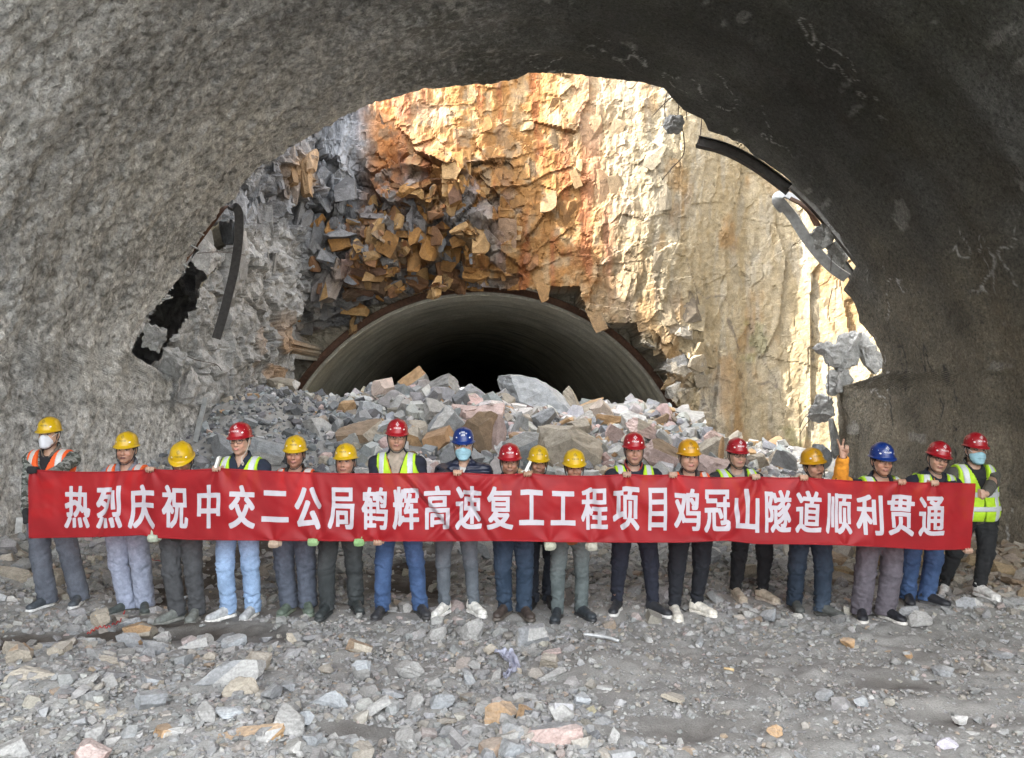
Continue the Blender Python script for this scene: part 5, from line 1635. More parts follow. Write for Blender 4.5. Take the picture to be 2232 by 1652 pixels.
def build_gravel():
    rg = np.random.default_rng(7)
    n = 72000
    y = 3.6 * np.exp(rg.random(n) * math.log(13.5 / 3.6)); x = rg.uniform(-1, 1, n) * np.minimum(.72 * y + .3, 7.2)
    pts = np.stack([x, y], 1)
    px = 1116 + x / y * FPX; py = 860 + CAM_H / y * FPX
    sz = .031 * np.exp(rg.normal(0, .56, n)) * np.clip(.6 + y * .06, .8, 1.35)
    # fine dust with few stones on the right; dark trodden soil on the left
    right = sstep(1180, 1420, px) * sstep(1340, 1390, py)
    w = 1 - .22 * right
    gc = ground_col(x, y).mean(1); w = np.where(gc < .20, w * .06, w)
    w = w * np.clip(.55 + 1.1 * vn2(x * 1.3, y * 1.3, 331), .25, 1.2)
    sz = sz * (1 - .45 * right) * np.clip(.65 + .7 * vn2(x * .9 + 4, y * .9, 337), .6, 1.4)
    keep = (rg.random(n) < w) & (np.abs(x) < 6.9)
    sz = np.clip(sz, .012, .17)
    keep &= ~(near_feet(pts, .17) & (sz > .03))
    pts, sz = pts[keep], sz[keep]
    c = pick_cols(rg, len(pts), ['grey', 'light grey', 'tan', 'orange', 'dark grey', 'pinkish', 'blue grey'], [4, 4.4, 2.1, .22, .8, .5, 1.6])
    rx = sstep(3.9, 5.2, pts[:, 0]) * sstep(7.0, 8.5, pts[:, 1])
    oc = pick_cols(rg, len(pts), ['ochre', 'brown', 'tan'], [3, 1, 1])
    c = c * (1 - rx[:, None]) + oc * rx[:, None]
    scatter('gravel', '', pts, sz, c * .50 + .36 * DUST * .98, rg, (.3, .85), .55, .32)
def build_rubble():
    rg = np.random.default_rng(11)
    n = 15500
    y = rg.uniform(11.2, 22.3, n); x = rg.uniform(-7.6, 7.6, n)
    px = 1116 + x / y * FPX
    keep = ((x > -6.5 - .1 * (y < 15)) & (x < 6.6)) | (y > 21)
    lft = 1 - sstep(640, 830, px)
    sz = np.clip(.125 * np.exp(rg.normal(0, .6, n)), .035, .55) * (1 - .50 * lft) * (1 - .3 * sstep(1480, 1600, px))
    pts = np.stack([x, y], 1)[keep]; sz = sz[keep]; lft = lft[keep]
    c = pick_cols(rg, len(pts), ['grey', 'light grey', 'tan', 'orange', 'dark grey', 'pinkish', 'pale', 'blue grey'], [2.2, 4, 2.2, 1.0, .7, 1.3, 3.2, 2.4])
    d = pick_cols(rg, len(pts), ['dark grey', 'grey', 'blue grey'], [2.2, 2, 1.3])
    m = rg.random(len(pts)) < lft * .9
    c[m] = d[m]
    scatter('rubble', '', pts, sz, c, rg, (.4, .95), .12, .22, .9)
def cliff_blocks():
    # loose plates and blocks still standing out of the blasted face
    rg = np.random.default_rng(5)
    V, c = CL['V'], CL['c']
    vis = (CL['PX'] > 440) & (CL['PX'] < 1900) & (CL['PY'] > 120) & (CL['PY'] < 860) & ~CL['hole']
    midl = CL['front'] * (CL['blocky'] > .5) * (CL['PX'] < 1060) * (CL['PY'] > 430 - .25 * (CL['PX'] - 800))
    upl = CL['left'] * (CL['PY'] < 500) * (CL['PX'] > 500)
    w = vis * (1.0 * midl + .55 * upl + 1.3 * (CL['butt'] > .35) + .06 * (CL['front'] > .5) + .03)
    w = w.ravel() / w.sum()
    idx = rg.choice(w.size, 700, p=w, replace=False)
    Vs, Fs, Cs, off = [], [], [], 0
    nxy = np.stack([CL['nx'], CL['ny']], -1)
    for q in idx:
        i, j = np.unravel_index(q, CL['PX'].shape)
        n = np.array([nxy[i, 0], nxy[i, 1], 0]); t = np.array([-n[1], n[0], 0])
        mid = midl[i, j] > 0; up = upl[i, j] > 0; bt = CL['butt'][i, j] > .35
        s = rg.lognormal(math.log(.36 if mid else (.40 if up else (.26 if bt else .34))), .58)
        s = min(s, .85)
        T, F, fid = RT_MID[rg.integers(len(RT_MID))]
        if mid:
            sc = np.array([s * .75, s * rg.uniform(.35, .7), s * rg.uniform(.8, 1.7)]) if rg.random() < .6 else np.array([s * 1.3, s * rg.uniform(.5, .9), s * rg.uniform(.4, .7)])
        elif up: sc = np.array([s * .6, s * rg.uniform(.25, .5), s * rg.uniform(.9, 1.6)])
        elif bt: sc = np.array([s, s * rg.uniform(.4, .8), s * rg.uniform(.6, 1.0)])
        else: sc = np.array([s * .8, s * .2, s * rg.uniform(.8, 1.9)])
        B = np.stack([t, n, np.array([0, 0, 1.])], 1)
        P = ((T * sc * .5) @ rot_rand(np.random.default_rng(int(q)), .0 if False else .28).T)
        a = rg.uniform(-.35, .35); ca, sa = math.cos(a), math.sin(a)
        Rr = np.array([[ca, -sa, 0], [sa, ca, 0], [0, 0, 1]])
        P = ((T * sc * .5) @ np.array(Matrix.Rotation(rg.uniform(-.3, .3), 3, 'X') @ Matrix.Rotation(rg.uniform(-.45, .45), 3, 'Y')).T) @ Rr.T @ B.T
        P = P + V[i, j] + n * sc[1] * rg.uniform(-.42, -.16)
        base = c[i, j]
        v = rg.uniform(.6, 1.15, fid.max() + 1)
        coh = float(sstep(600, 930, CL['PX'][i, j]) * .75 + .35 * fbm2(np.array([i * .012]), np.array([j * .012]), 2, 303)[0])
        if mid and rg.random() < coh: base = np.array([(.31, .16, .05), (.35, .22, .10), (.20, .10, .045)][rg.integers(3)])
        col = base[None] * v[:, None]
        if mid:
            m = rg.random(len(v)) < (.25 if base[0] > base[2] * 1.8 else .04)
            col[m] = np.array([(.33, .165, .045), (.15, .155, .165), (.12, .065, .04), (.36, .22, .09)])[rg.integers(4)] * rg.uniform(.85, 1.15)
        Vs.append(P); Fs.append(F + off); Cs.append(col[fid]); off += len(T)
    me = np_mesh('broken_rock_terrain', np.concatenate(Vs), np.concatenate(Fs), False, face_tint=np.concatenate(Cs))
    obj('broken_rock_terrain', me, M_cliff, kind='structure')
cliff_blocks()
def build_spill():
    rg = np.random.default_rng(17)
    n = 5200
    y = rg.uniform(7.7, 12.6, n); x = rg.uniform(-6.6, 6.6, n)
    pts = np.stack([x, y], 1)
    keep = (rg.random(n) < np.clip(.35 + .65 * sstep(1.5, 5, np.abs(x)) + .5 * sstep(10, 12, y), 0, 1)) & ~near_feet(pts, .24) & (rg.random(n) > .85 * track_mask(x, y))
    pts = pts[keep]
    sz = np.clip(.085 * np.exp(rg.normal(0, .5, len(pts))), .04, .30)
    c = pick_cols(rg, len(pts), ['grey', 'light grey', 'tan', 'dark grey', 'pinkish', 'blue grey'], [3, 3.6, 2, .8, .5, 1.5])
    rx = sstep(3.2, 4.6, pts[:, 0])[:, None]
    c = c * (1 - rx) + pick_cols(rg, len(pts), ['ochre', 'brown', 'tan'], [3, 1.2, 1]) * rx
    scatter('rubble_debris', '', pts, sz, c * .75 + .25 * DUST * (1 - .4 * rx), rg, (.3, .8), .4, .25, .6)
build_gravel()
build_rubble()
build_spill()

ROCKS = []
_rk = np.random.default_rng(23)
def add_rock(pos, size, base, label, coat=None, rot=None, tilt=.35, tmpl=None, group='broken rocks on the tunnel floor', dust=.3, rg=_rk, name='rock', cat='rock', sink=.18, absz=None):
    """size = (width, depth, height); pos x, y on the ground"""
    V, F, fid = RT_HI[(tmpl if tmpl is not None else rg.integers(len(RT_HI))) % len(RT_HI)]
    yaw0 = np.array(Matrix.Rotation(rg.uniform(-.6, .6) + (math.pi if rg.random() < .5 else 0), 3, 'Z'))
    R = rot_rand(rg, tilt) if rot is None else np.array(Matrix.Rotation(rad(rot[1]), 3, 'Y') @ Matrix.Rotation(rad(rot[0]), 3, 'X') @ Matrix.Rotation(rad(rot[2]), 3, 'Z'))
    S = np.array(size) * .5
    P = ((V @ (np.eye(3) if rot is None else np.eye(3))) * S) @ R.T
    n = face_normals(P, F)
    c = rock_tint(base, fid, n, rg, coat, dust)
    zmin = P[:, 2].min()
    hgt = -zmin
    x, y = pos[:2]
    z = (float(ground_z(x, y)) + hgt * (1 - 2 * sink)) if absz is None else absz
    me = np_mesh(name, P, F, False, face_tint=c)
    o = obj(name, me, M_rock_stuff, None, (x, y, z), label, cat, group)
    ROCKS.append(o)
    return o
def hero(px, py, w, h, col, label, Y=None, coat=None, rot=(0, 0, 0), depth=.9, tmpl=None, dust=.3, name='rock', cat='rock'):
    """a rock seen centred at (px, py), w x h photo pixels"""
    c = PAL[col] if isinstance(col, str) else col
    pile = Y is not None
    if Y is None:
        g = gpt(px, py + h * .42, .03); Y = g[1] + .06
    sc = Y / FPX
    p = pt(px, py, Y)
    W, Hh = w * sc, h * sc
    return add_rock(p, (W * 1.04, W * depth, Hh * 1.06), c, label, PAL[coat] if isinstance(coat, str) else coat, rot, tmpl=tmpl, absz=p[2], dust=dust, name=name, cat=cat,
                    group='fallen rocks on the rubble pile' if pile else 'broken rocks on the tunnel floor')
# the pile, largest first
hero(1165, 880, 178, 128, 'blue grey', 'huge blue grey boulder crowning the rubble pile before the dark tunnel mouth', 18.6, 'grey', (6, 9, 0), .75, 11, .1, 'boulder', 'boulder')
hero(1270, 895, 112, 26, 'tan', 'long tan slab of rock leaning up against the huge blue grey boulder', 17.9, 'orange', (0, -30, 10), .35, 5, .1)
hero(1415, 918, 225, 78, 'pale', 'broad pale slab sloping down on the right of the rubble pile', 18.2, 'light grey', (25, 10, 0), .5, 8, .2, 'slab', 'rock')
hero(1152, 834, 48, 22, 'orange', 'small orange rock sitting on top of the huge blue grey boulder', 18.7, None, (0, 10, 0), .8, 1, .1)
hero(702, 945, 74, 78, 'light grey', 'round light grey boulder amid dark chips above the helmets of two workers in orange vests', 16.0, 'pale', (0, 0, 30), .8, 11, .2, 'boulder', 'boulder')
hero(971, 928, 78, 82, 'blue grey', 'light blue grey block beside the blue surgical mask worker, left of his helmet', 15.6, 'pale', (10, 20, 0), .7, 6, .15)
hero(1050, 958, 96, 120, 'brown', 'large brown faced block standing right behind the masked worker in a blue helmet', 15.2, None, (0, 4, 8), .5, 14, .1)
hero(1088, 952, 30, 110, 'pinkish', 'upright pinkish slab edge beside the large brown faced block', 15.0, None, (0, 5, 0), .7, 17, .05)
hero(1118, 916, 92, 56, 'pinkish', 'pinkish white block just below the huge blue grey boulder', 17.2, 'pale', (0, 12, 10), .7, 20, .1)
hero(1247, 988, 150, 118, 'tan', 'big orange and cream boulder behind the yellow helmet with hidden mouth', 15.0, 'orange', (12, 0, 20), .6, 23, .1, 'boulder', 'boulder')
hero(1448, 1000, 112, 66, 'pinkish', 'brown and pink slab slanting down between red and amber helmets', 14.8, 'brown', (0, 32, 0), .6, 2, .1)
hero(1428, 937, 40, 84, 'brown', 'thin dark brown slab standing on its edge on the pale slope', 17.0, 'tan', (0, 24, 0), .5, 4, .0)
hero(1462, 948, 42, 42, 'orange', 'bright orange pointed rock below the broad pale slab', 16.6, None, (0, 20, 0), .8, 7, .0)
hero(1548, 988, 62, 76, 'tan', 'tan block with upright orange strip beside the amber helmet of the round faced worker', 15.4, None, (0, 8, 0), .7, 9, .1)
hero(1571, 985, 14, 74, 'orange', 'narrow orange splinter of rock standing against a tan block', 15.2, None, (0, 4, 0), .8, 10, .0)
hero(789, 956, 96, 72, 'tan', 'brownish tan boulder above and right of the half hidden worker in dark olive jeans', 15.6, 'brown', (0, -15, 0), .7, 12, .15, 'boulder', 'boulder')
hero(757, 897, 46, 74, 'orange', 'orange tan wedge of rock on the dark grey side of the pile', 17.0, 'brown', (0, 24, 0), .7, 13, .05)
hero(800, 912, 64, 70, 'grey', 'smooth grey block beside the orange tan wedge', 16.6, 'blue grey', (0, 10, 0), .7, 15, .1)
hero(1130, 972, 82, 64, 'blue grey', 'blue grey block behind the thin faced worker with wire glasses', 14.6, 'light grey', (0, 5, 0), .7, 16, .1)
hero(1010, 992, 90, 62, 'grey', 'grey angular block at the shoulder of the navy quilted jacket', 14.2, 'pale', (0, 25, 0), .7, 18, .1)
hero(820, 885, 90, 40, 'blue grey', 'flat blue grey rock on the crest of the pile left of the tunnel light', 18.2, 'pinkish', (0, -8, 0), .7, 19, .1)
hero(905, 905, 80, 44, 'pinkish', 'pinkish grey block on the pile crest below the far tunnel light', 17.4, 'light grey', (0, 14, 0), .7, 21, .1)
hero(960, 882, 60, 26, 'orange', 'flat orange rock near the crest of the pile', 18.0, 'tan', (0, -6, 0), .7, 22, .05)
hero(900, 960, 74, 60, 'tan', 'tan block with orange face between the tall turtleneck worker and blue helmet', 15.6, 'orange', (0, 10, 0), .7, 24, .1)
hero(1330, 925, 70, 40, 'tan', 'orange brown rock half buried under the leaning tan slab', 17.2, 'orange', (0, 6, 0), .7, 25, .05)
hero(1345, 960, 62, 48, 'pinkish', 'pink faced rock left of the tall red helmet worker', 16.0, 'orange', (0, 30, 0), .6, 26, .05)
hero(620, 842, 68, 46, 'tan', 'tan and white layered block where the grey wall meets the pile', 20.2, 'pale', (0, 4, 0), .7, 27, .05)
hero(580, 990, 80, 52, 'blue grey', 'blue grey block between the red helmet in round glasses and a yellow helmet', 14.4, 'light grey', (0, 14, 0), .7, 28, .1)
hero(490, 975, 66, 60, 'grey', 'grey block behind the shoulder of the worker in round glasses', 14.6, 'tan', (0, -14, 0), .7, 29, .1)
hero(1650, 1004, 60, 36, 'tan', 'tan rock beside the dark red helmet of the round faced worker with glasses', 16.0, None, (0, -18, 0), .7, 30, .1)
hero(1712, 1003, 60, 34, 'grey', 'grey rock in the gap before the amber helmet of the laughing worker', 15.6, 'tan', (0, 16, 0), .7, 31, .1)
hero(1795, 1000, 46, 60, 'dark grey', 'dark grey block at the foot of the tunnel wall right of the laughing worker', 14.8, 'grey', (0, 5, 0), .7, 32, .1)
# the floor in front, largest first
hero(69, 1494, 122, 76, 'tan', 'big grey tan boulder lying at the left edge of the foreground', None, 'light grey', (10, 14, 20), .7, 2, .45, 'boulder', 'boulder')
hero(133, 1512, 88, 56, 'tan', 'tan rock leaning against the big boulder at the left edge', None, None, (0, -20, 30), .7, 5, .3)
hero(540, 1618, 152, 72, 'light grey', 'large light grey block with orange front face at the bottom of the foreground', None, 'orange', (14, 0, 6), .6, 8, .5, 'boulder', 'boulder')
hero(526, 1520, 84, 80, 'tan', 'flat tan slab tipped towards the camera beside a grey slab', None, None, (-28, 4, 10), .35, 33, .1, 'slab', 'rock')
hero(500, 1476, 134, 72, 'light grey', 'wide grey slab lying behind the tipped tan slab', None, 'grey', (10, -12, 0), .8, 14, .45, 'slab', 'rock')
hero(385, 1608, 104, 58, 'light grey', 'grey block with rusty underside near the bottom edge', None, 'orange', (8, 6, 0), .7, 17, .5)
hero(392, 1560, 112, 30, 'light grey', 'low flat pale rock above the block with rusty underside', None, None, (6, 4, 0), .6, 20, .5)
hero(226, 1570, 132, 44, 'tan', 'long low tan rock in the lower left foreground', None, 'light grey', (6, -4, 0), .6, 23, .45)
hero(160, 1552, 106, 48, 'grey', 'grey rough rock between the tan rock and the long low rock', None, 'light grey', (6, 4, 0), .6, 26, .45)
hero(108, 1418, 78, 42, 'grey', 'grey lumpy rock beside the dark trodden soil', None, 'tan', (4, 0, 0), .7, 29, .4)
hero(58, 1426, 54, 36, 'grey', 'smaller grey rock left of the lumpy rock', None, None, (0, 10, 0), .8, 30, .4)
hero(720, 1536, 66, 58, 'blue grey', 'blue grey boulder with tan base in the middle foreground', None, 'tan', (8, -24, 0), .7, 31, .3, 'boulder', 'boulder')
hero(727, 1582, 60, 30, 'light grey', 'pale rounded rock under the blue grey boulder', None, None, (0, 4, 0), .7, 32, .5)
hero(1153, 1390, 80, 50, 'light grey', 'light grey boulder on the gritty heap before the red helmet worker in wire glasses', None, 'grey', (6, -22, 0), .6, 6, .35, 'boulder', 'boulder')
hero(1196, 1612, 148, 78, 'pinkish', 'large pinkish grey slab at the bottom right of centre', None, 'grey', (16, -10, 0), .6, 9, .45, 'slab', 'rock')
hero(1258, 1640, 120, 26, 'dark grey', 'long dark slab slanting beside the pinkish grey slab', None, None, (0, -28, 0), .5, 12, .2)
hero(1147, 1572, 62, 48, 'dark grey', 'dark rock with an orange top edge behind the pinkish slab', None, 'orange', (0, 22, 0), .6, 15, .2)
hero(1153, 1523, 88, 28, 'tan', 'wide yellowish rock above the dark rock with orange edge', None, 'light grey', (0, 4, 0), .6, 18, .35)
hero(1058, 1546, 48, 32, 'light grey', 'neat pale block left of the dark rock with orange edge', None, None, (0, 0, 0), .7, 21, .5)
hero(960, 1530, 60, 32, 'blue grey', 'blue grey wedge in the middle of the gravel', None, None, (0, -20, 0), .6, 24, .3)
hero(790, 1458, 42, 50, 'blue grey', 'upright blue grey stone in front of the worker in dark olive jeans', None, 'light grey', (0, -10, 0), .7, 27, .3)
hero(782, 1415, 54, 24, 'tan', 'long brown tan stone in front of the tall turtleneck worker', None, 'brown', (0, 20, 0), .5, 28, .2)
hero(1281, 1566, 48, 30, (.42, .38, .25), 'yellowish slab beside small grey blocks right of centre', None, None, (0, -28, 0), .6, 0, .2)
hero(1312, 1570, 50, 32, 'grey', 'grey block right of the yellowish slab', None, None, (0, 10, 0), .7, 1, .4)
hero(1203, 1556, 32, 30, 'grey', 'grey pointed block between the dark rock and the yellowish slab', None, None, (0, 30, 0), .7, 3, .3)
hero(1252, 1550, 34, 28, 'grey', 'grey block just left of the yellowish slab', None, 'light grey', (0, 14, 0), .7, 4, .4)
hero(1334, 1616, 26, 64, 'light grey', 'narrow grey stone lying towards the camera right of the long dark slab', None, None, (0, 6, 0), 1.6, 7, .4)
hero(1390, 1625, 52, 40, 'grey', 'dusty grey stone at the bottom edge right of the narrow stone', None, None, (0, 30, 0), .7, 10, .4)
hero(280, 1398, 62, 46, 'grey', 'squared grey block in front of the bowed yellow helmet worker', None, 'orange', (0, -16, 0), .7, 11, .35)
hero(243, 1452, 66, 52, 'tan', 'tan slab standing beside grey stones left of the gravel path', None, 'grey', (0, 22, 0), .6, 13, .3)
hero(300, 1374, 74, 36, 'tan', 'orange tan block at the feet of the worker in lavender trousers', None, 'orange', (0, 8, 0), .7, 16, .2)
hero(216, 1346, 48, 40, 'tan', 'tan wedge beside the shoe of the worker in lavender trousers', None, 'orange', (0, -30, 0), .7, 19, .2)
hero(172, 1458, 44, 30, 'orange', 'rusty orange stone beside the tan slab on the left', None, 'light grey', (0, -8, 0), .7, 22, .2)
hero(30, 1524, 42, 30, 'orange', 'orange tan stone under the big boulder at the left edge', None, 'tan', (0, -14, 0), .7, 25, .2)
hero(2112, 1322, 72, 44, 'light grey', 'grey boulder between the white trainers at the right end', None, 'grey', (0, 6, 0), .7, 29, .5, 'boulder', 'boulder')
hero(2004, 1350, 46, 34, 'light grey', 'grey stone in front of the leaning worker', None, None, (0, 14, 0), .7, 0, .5)
hero(1978, 1336, 48, 26, 'grey', 'flat grey stone under the shoe of the leaning worker', None, None, (0, -12, 0), .7, 2, .5)
hero(2064, 1626, 48, 32, (.38, .36, .40), 'pale purple stone on the grey dust at the lower right', None, None, (0, -8, 0), .7, 5, .2)
hero(2092, 1568, 34, 18, 'pale', 'small white stone on the dust at the right', None, None, (0, 8, 0), .7, 8, .2)
hero(1066, 1200, 66, 56, 'blue grey', 'blue grey boulder behind the row seen under the banner centre', 9.8, 'light grey', (0, 10, 0), .8, 14, .3, 'boulder', 'boulder')
hero(2022, 1224, 92, 74, 'ochre', 'ochre boulder behind the legs of the leaning worker', 9.3, 'brown', (0, 6, 0), .8, 17, .1, 'boulder', 'boulder')
hero(2140, 1236, 96, 60, 'ochre', 'ochre rock at the foot of the right wall behind the end worker', 9.2, None, (0, -8, 0), .8, 20, .1)
hero(2205, 1262, 80, 56, 'ochre', 'brown ochre rock at the right edge by the wall', 8.6, 'brown', (0, 14, 0), .8, 23, .1)
hero(1836, 1206, 62, 54, 'ochre', 'ochre block beside the legs of the V sign worker', 10.2, 'grey', (0, 4, 0), .8, 26, .15)
hero(1700, 1218, 60, 34, 'light grey', 'flat light grey slab behind the laughing worker', 10.0, None, (0, 6, 0), .8, 30, .4, 'slab', 'rock')
hero(28, 1255, 84, 42, 'tan', 'pale tan slab behind the camouflage jacket worker at the left wall', None, 'pinkish', (0, 12, 0), .7, 31, .25, 'slab', 'rock')

# the remaining larger stones, each its own object, described by colour, shape and neighbour
SHORT = ['the camouflage jacket worker', 'the lavender trousers worker', 'the bowed yellow helmet worker', 'the light blue jeans worker', 'the slate trousers worker', 'the dark olive jeans worker',
         'the turtleneck worker', 'the quilted jacket worker', 'the wire glasses worker', 'the worker behind the row', 'the grey green jeans worker', 'the red collar worker', 'the amber helmet round faced worker',
         'the tan trainers worker', 'the laughing worker', 'the V sign worker', 'the leaning worker', 'the right end worker']
def describe(x, y, size, cname, shape):
    px = 1116 + x / y * FPX
    i = int(np.argmin([abs(p[2][0] - px) for p in PEOPLE]))
    s = 'small' if size < .17 else ('mid sized' if size < .34 else 'large')
    where = 'on the pile behind' if y > 12 else ('behind the legs of' if y > 7.6 else ('on the floor near' if y > 5.9 else ('in the foreground before' if y > 5.0 else 'at the bottom edge below')))
    return f'{s} {cname} {shape} {where} {SHORT[i]}'
def free_spot(x, y, r):
    for o in ROCKS:
        if math.hypot(o.location.x - x, o.location.y - y) < (r + max(o.dimensions) if False else r + o.get('_r', .2)): return False
    return True
def build_loose():
    rg = np.random.default_rng(41)
    spots = []
    tries = 0
    for o in ROCKS:
        co = np.array([v.co[:] for v in o.data.vertices]); o['_r'] = float(np.abs(co[:, :2]).max()) * .8
    made = []
    while len(made) < 205 and tries < 9000:
        tries += 1
        zone = rg.random()
        if zone < .50:
            y = rg.uniform(13.4, 20.5); px = rg.uniform(470, 1600); x = (px - 1116) / FPX * y
            left = px < 760
            size = rg.uniform(.16, .34) if left else rg.uniform(.32, .85)
            names, w = (['dark grey', 'grey', 'blue grey', 'tan'], [3, 3, 2, .5]) if left else (['grey', 'light grey', 'tan', 'orange', 'pinkish', 'pale', 'blue grey', 'dark grey'], [1.0, 3, 1.6, .9, 1.4, 3.2, 2, .3])
            dust = .12
        elif zone < .86:
            y = 4.15 * math.exp(rg.random() * math.log(7.2 / 4.15)); px = rg.uniform(10, 2220) if rg.random() < .4 else rg.uniform(10, 1350)
            x = (px - 1116) / FPX * y
            if px > 1380 and rg.random() < .6: continue
            size = rg.uniform(.085, .20) * (1.15 if px < 1300 else .8)
            names, w = ['grey', 'light grey', 'tan', 'orange', 'blue grey', 'pinkish', 'dark grey'], [3.4, 4, 2.4, .2, 1.6, .3, .4]; dust = .6
        else:
            y = rg.uniform(8.0, 12.0); px = rg.uniform(10, 2220); x = (px - 1116) / FPX * y
            if abs(x) > 6.3: continue
            size = rg.uniform(.14, .34)
            if x > 3.3: names, w, dust = ['ochre', 'brown', 'tan', 'grey'], [3, 1.2, 1, .8], .15
            else: names, w, dust = ['grey', 'light grey', 'tan', 'blue grey'], [2, 3, 1.5, 1.5], .35
        r = size * .42
        if near_feet(np.array([[x, y]]), r + .16)[0]: continue
        if track_mask(np.array([x]), np.array([y]))[0] > .4 or ground_col(np.array([x]), np.array([y])).mean() < .17: continue
        bad = any(math.hypot(o.location.x - x, o.location.y - y) < r + o.get('_r', .15) * .8 for o in ROCKS)
        if bad: continue
        w = np.array(w); cname = names[rg.choice(len(names), p=w / w.sum())]
        shape, sc = [('block', (1, .8, .72)), ('slab', (1.1, .8, .36)), ('wedge', (1.05, .75, .6)), ('splinter', (1.4, .55, .45)), ('lump', (.95, .9, .8))][rg.integers(5)]
        coat = None
        if rg.random() < (.35 if y > 12 else .15): coat = PAL[['orange', 'tan', 'light grey', 'pale', 'blue grey'][rg.integers(5)]]
        lab = describe(x, y, size, cname, shape)
        o = add_rock((x, y), tuple(np.array(sc) * size), np.array(PAL[cname]) * rg.uniform(.85, 1.15), lab, coat, None, .30 if y < 12 else .75, rg=rg, dust=dust,
                     group='broken rocks on the tunnel floor' if y < 12 else 'fallen rocks on the rubble pile', sink=.22)
        o['_r'] = r; made.append(o)
    seen = {}
    for o in ROCKS: seen.setdefault(o['label'], []).append(o)
    for lab, os_ in seen.items():
        if len(os_) > 1:
            os_.sort(key=lambda o: o.location.x / o.location.y)
            names = {2: ['leftmost', 'rightmost'], 3: ['leftmost', 'middle', 'rightmost']}.get(len(os_), ['leftmost'] + ['second from left', 'third from left', 'fourth from left', 'fifth from left'][:len(os_) - 2] + ['rightmost'])
            for o, nm in zip(os_, names): o['label'] = f'{nm} {lab}'
    for o in ROCKS:
        if '_r' in o: del o['_r']
build_loose()
# ------------------------------------------------------------------ torn steel ribs, hanging concrete, wires, litter
M_steel = mat_plain('dusty_steel', (.17, .165, .155), .6, 14, .35, .3, bstr=.2)
M_dsteel = mat_plain('dark_steel', (.045, .042, .040), .65, 14, .4, .3, bstr=.2)
M_gsteel = mat_plain('galvanised_grey_steel', (.42, .43, .43), .5, 10, .3, .3)
M_rust = mat_plain('rust', (.12, .06, .035), .85, 18, .5, .1)
M_wire = mat_plain('rusty_rebar', (.06, .038, .03), .75, 30, .4, .3)
M_conc = mat_tinted('torn_shotcrete', 8.0, .75, 1.2, .95, .8, .03, 40.0)
I_SEC = [(-.07, -.08), (.07, -.08), (.07, -.066), (.008, -.066), (.008, .066), (.07, .066), (.07, .08), (-.07, .08), (-.07, .066), (-.008, .066), (-.008, -.066), (-.07, -.066)]
def pxpath(pts, n=40):
    return smooth_path([pt(*p) for p in pts], n)
# left: a torn rib drooping out of the broken lining
def left_rib():
    root = empty('torn_steel_rib', tuple(pt(500, 450, 14.2)), 'dark steel rib strip drooping from the broken rim on the left', 'steel rib')
    O = np.array(root.location)
    p1 = pxpath([(398, 566, 13.75), (430, 522, 13.9), (462, 480, 14.05), (486, 455, 14.1), (503, 449, 14.1)], 30)
    ups = np.stack([np.interp(np.arange(len(p1)), [0, len(p1) - 1], [.75, .1]), np.full(len(p1), -.5), np.interp(np.arange(len(p1)), [0, len(p1) - 1], [.5, .95])], -1)
    obj('twisted_flange', sweep(p1 - O, [(-.075, -.006), (.075, -.006), (.075, .006), (-.075, .006)], ups), M_rust, root)
    p2 = pxpath([(500, 449, 14.1), (514, 452, 14.1), (521, 472, 14.1), (519, 530, 14.15), (510, 590, 14.2), (497, 645, 14.2), (484, 695, 14.2), (471, 738, 14.2)], 60)
    sec = [(-.078, -.008), (-.078, -.05), (-.066, -.05), (-.066, -.008), (.066, -.008), (.066, -.05), (.078, -.05), (.078, -.008), (.078, .008), (-.078, .008)]
    n2 = len(p2)
    ups2 = np.stack([np.interp(np.arange(n2), [0, 10, n2], [-.2, .25, .25]), np.interp(np.arange(n2), [0, 8, n2], [-.3, -1, -1]), np.interp(np.arange(n2), [0, 8, n2], [1., .1, .05])], -1)
    obj('drooping_strip', sweep(p2 - O, sec, ups2), M_dsteel, root)
left_rib()
def chunk(name, px, py, w, h, Y, label, rot=(0, 0, 0), depth=.9, tmpl=0, col=(.31, .31, .30), cat='concrete'):
    V, F, fid = RT_HI[tmpl % len(RT_HI)]
    sc = Y / FPX
    R = np.array(Matrix.Rotation(rad(rot[1]), 3, 'Y') @ Matrix.Rotation(rad(rot[0]), 3, 'X') @ Matrix.Rotation(rad(rot[2]), 3, 'Z'))
    P = (V * np.array([w * sc, w * sc * depth, h * sc]) * .5) @ R.T
    w_ = fbm3(P[:, 0] * 9, P[:, 1] * 9, P[:, 2] * 9, 3, 351)
    n0 = P / (np.linalg.norm(P, axis=1)[:, None] + 1e-9)
    P = P + n0 * (w_ * .20 * min(w, h) * sc)[:, None]
    c = np.repeat(np.array(col)[None], len(P), 0) * (1 + .25 * fbm3(P[:, 0] * 5, P[:, 1] * 5, P[:, 2] * 5, 2, 353))[:, None]
    p = pt(px, py, Y)
    return obj(name, np_mesh(name, P, F, False, c), M_conc, None, tuple(p), label, cat, 'concrete lumps hanging from the broken rim')
chunk('concrete_lump', 1465, 273, 47, 40, 14.0, 'dark round concrete lump dangling on wires below the rim crown', (10, 8, 0), .8, 3)
chunk('concrete_lump', 1799, 505, 58, 70, 14.0, 'dark concrete lump caught beside the bent steel loop', (0, 20, 0), .7, 7)
chunk('concrete_lump', 1822, 560, 44, 60, 14.2, 'ragged concrete piece between steel ribs under the bent loop', (0, -35, 0), .7, 9)
chunk('concrete_lump', 1806, 766, 46, 62, 15.3, 'grey concrete lump furthest out in the broken cluster on the right', (0, -25, 0), .8, 11)
chunk('concrete_lump', 1853, 757, 56, 108, 15.3, 'long leaning concrete lump in the middle of the right hand cluster', (0, 18, 0), .8, 13)
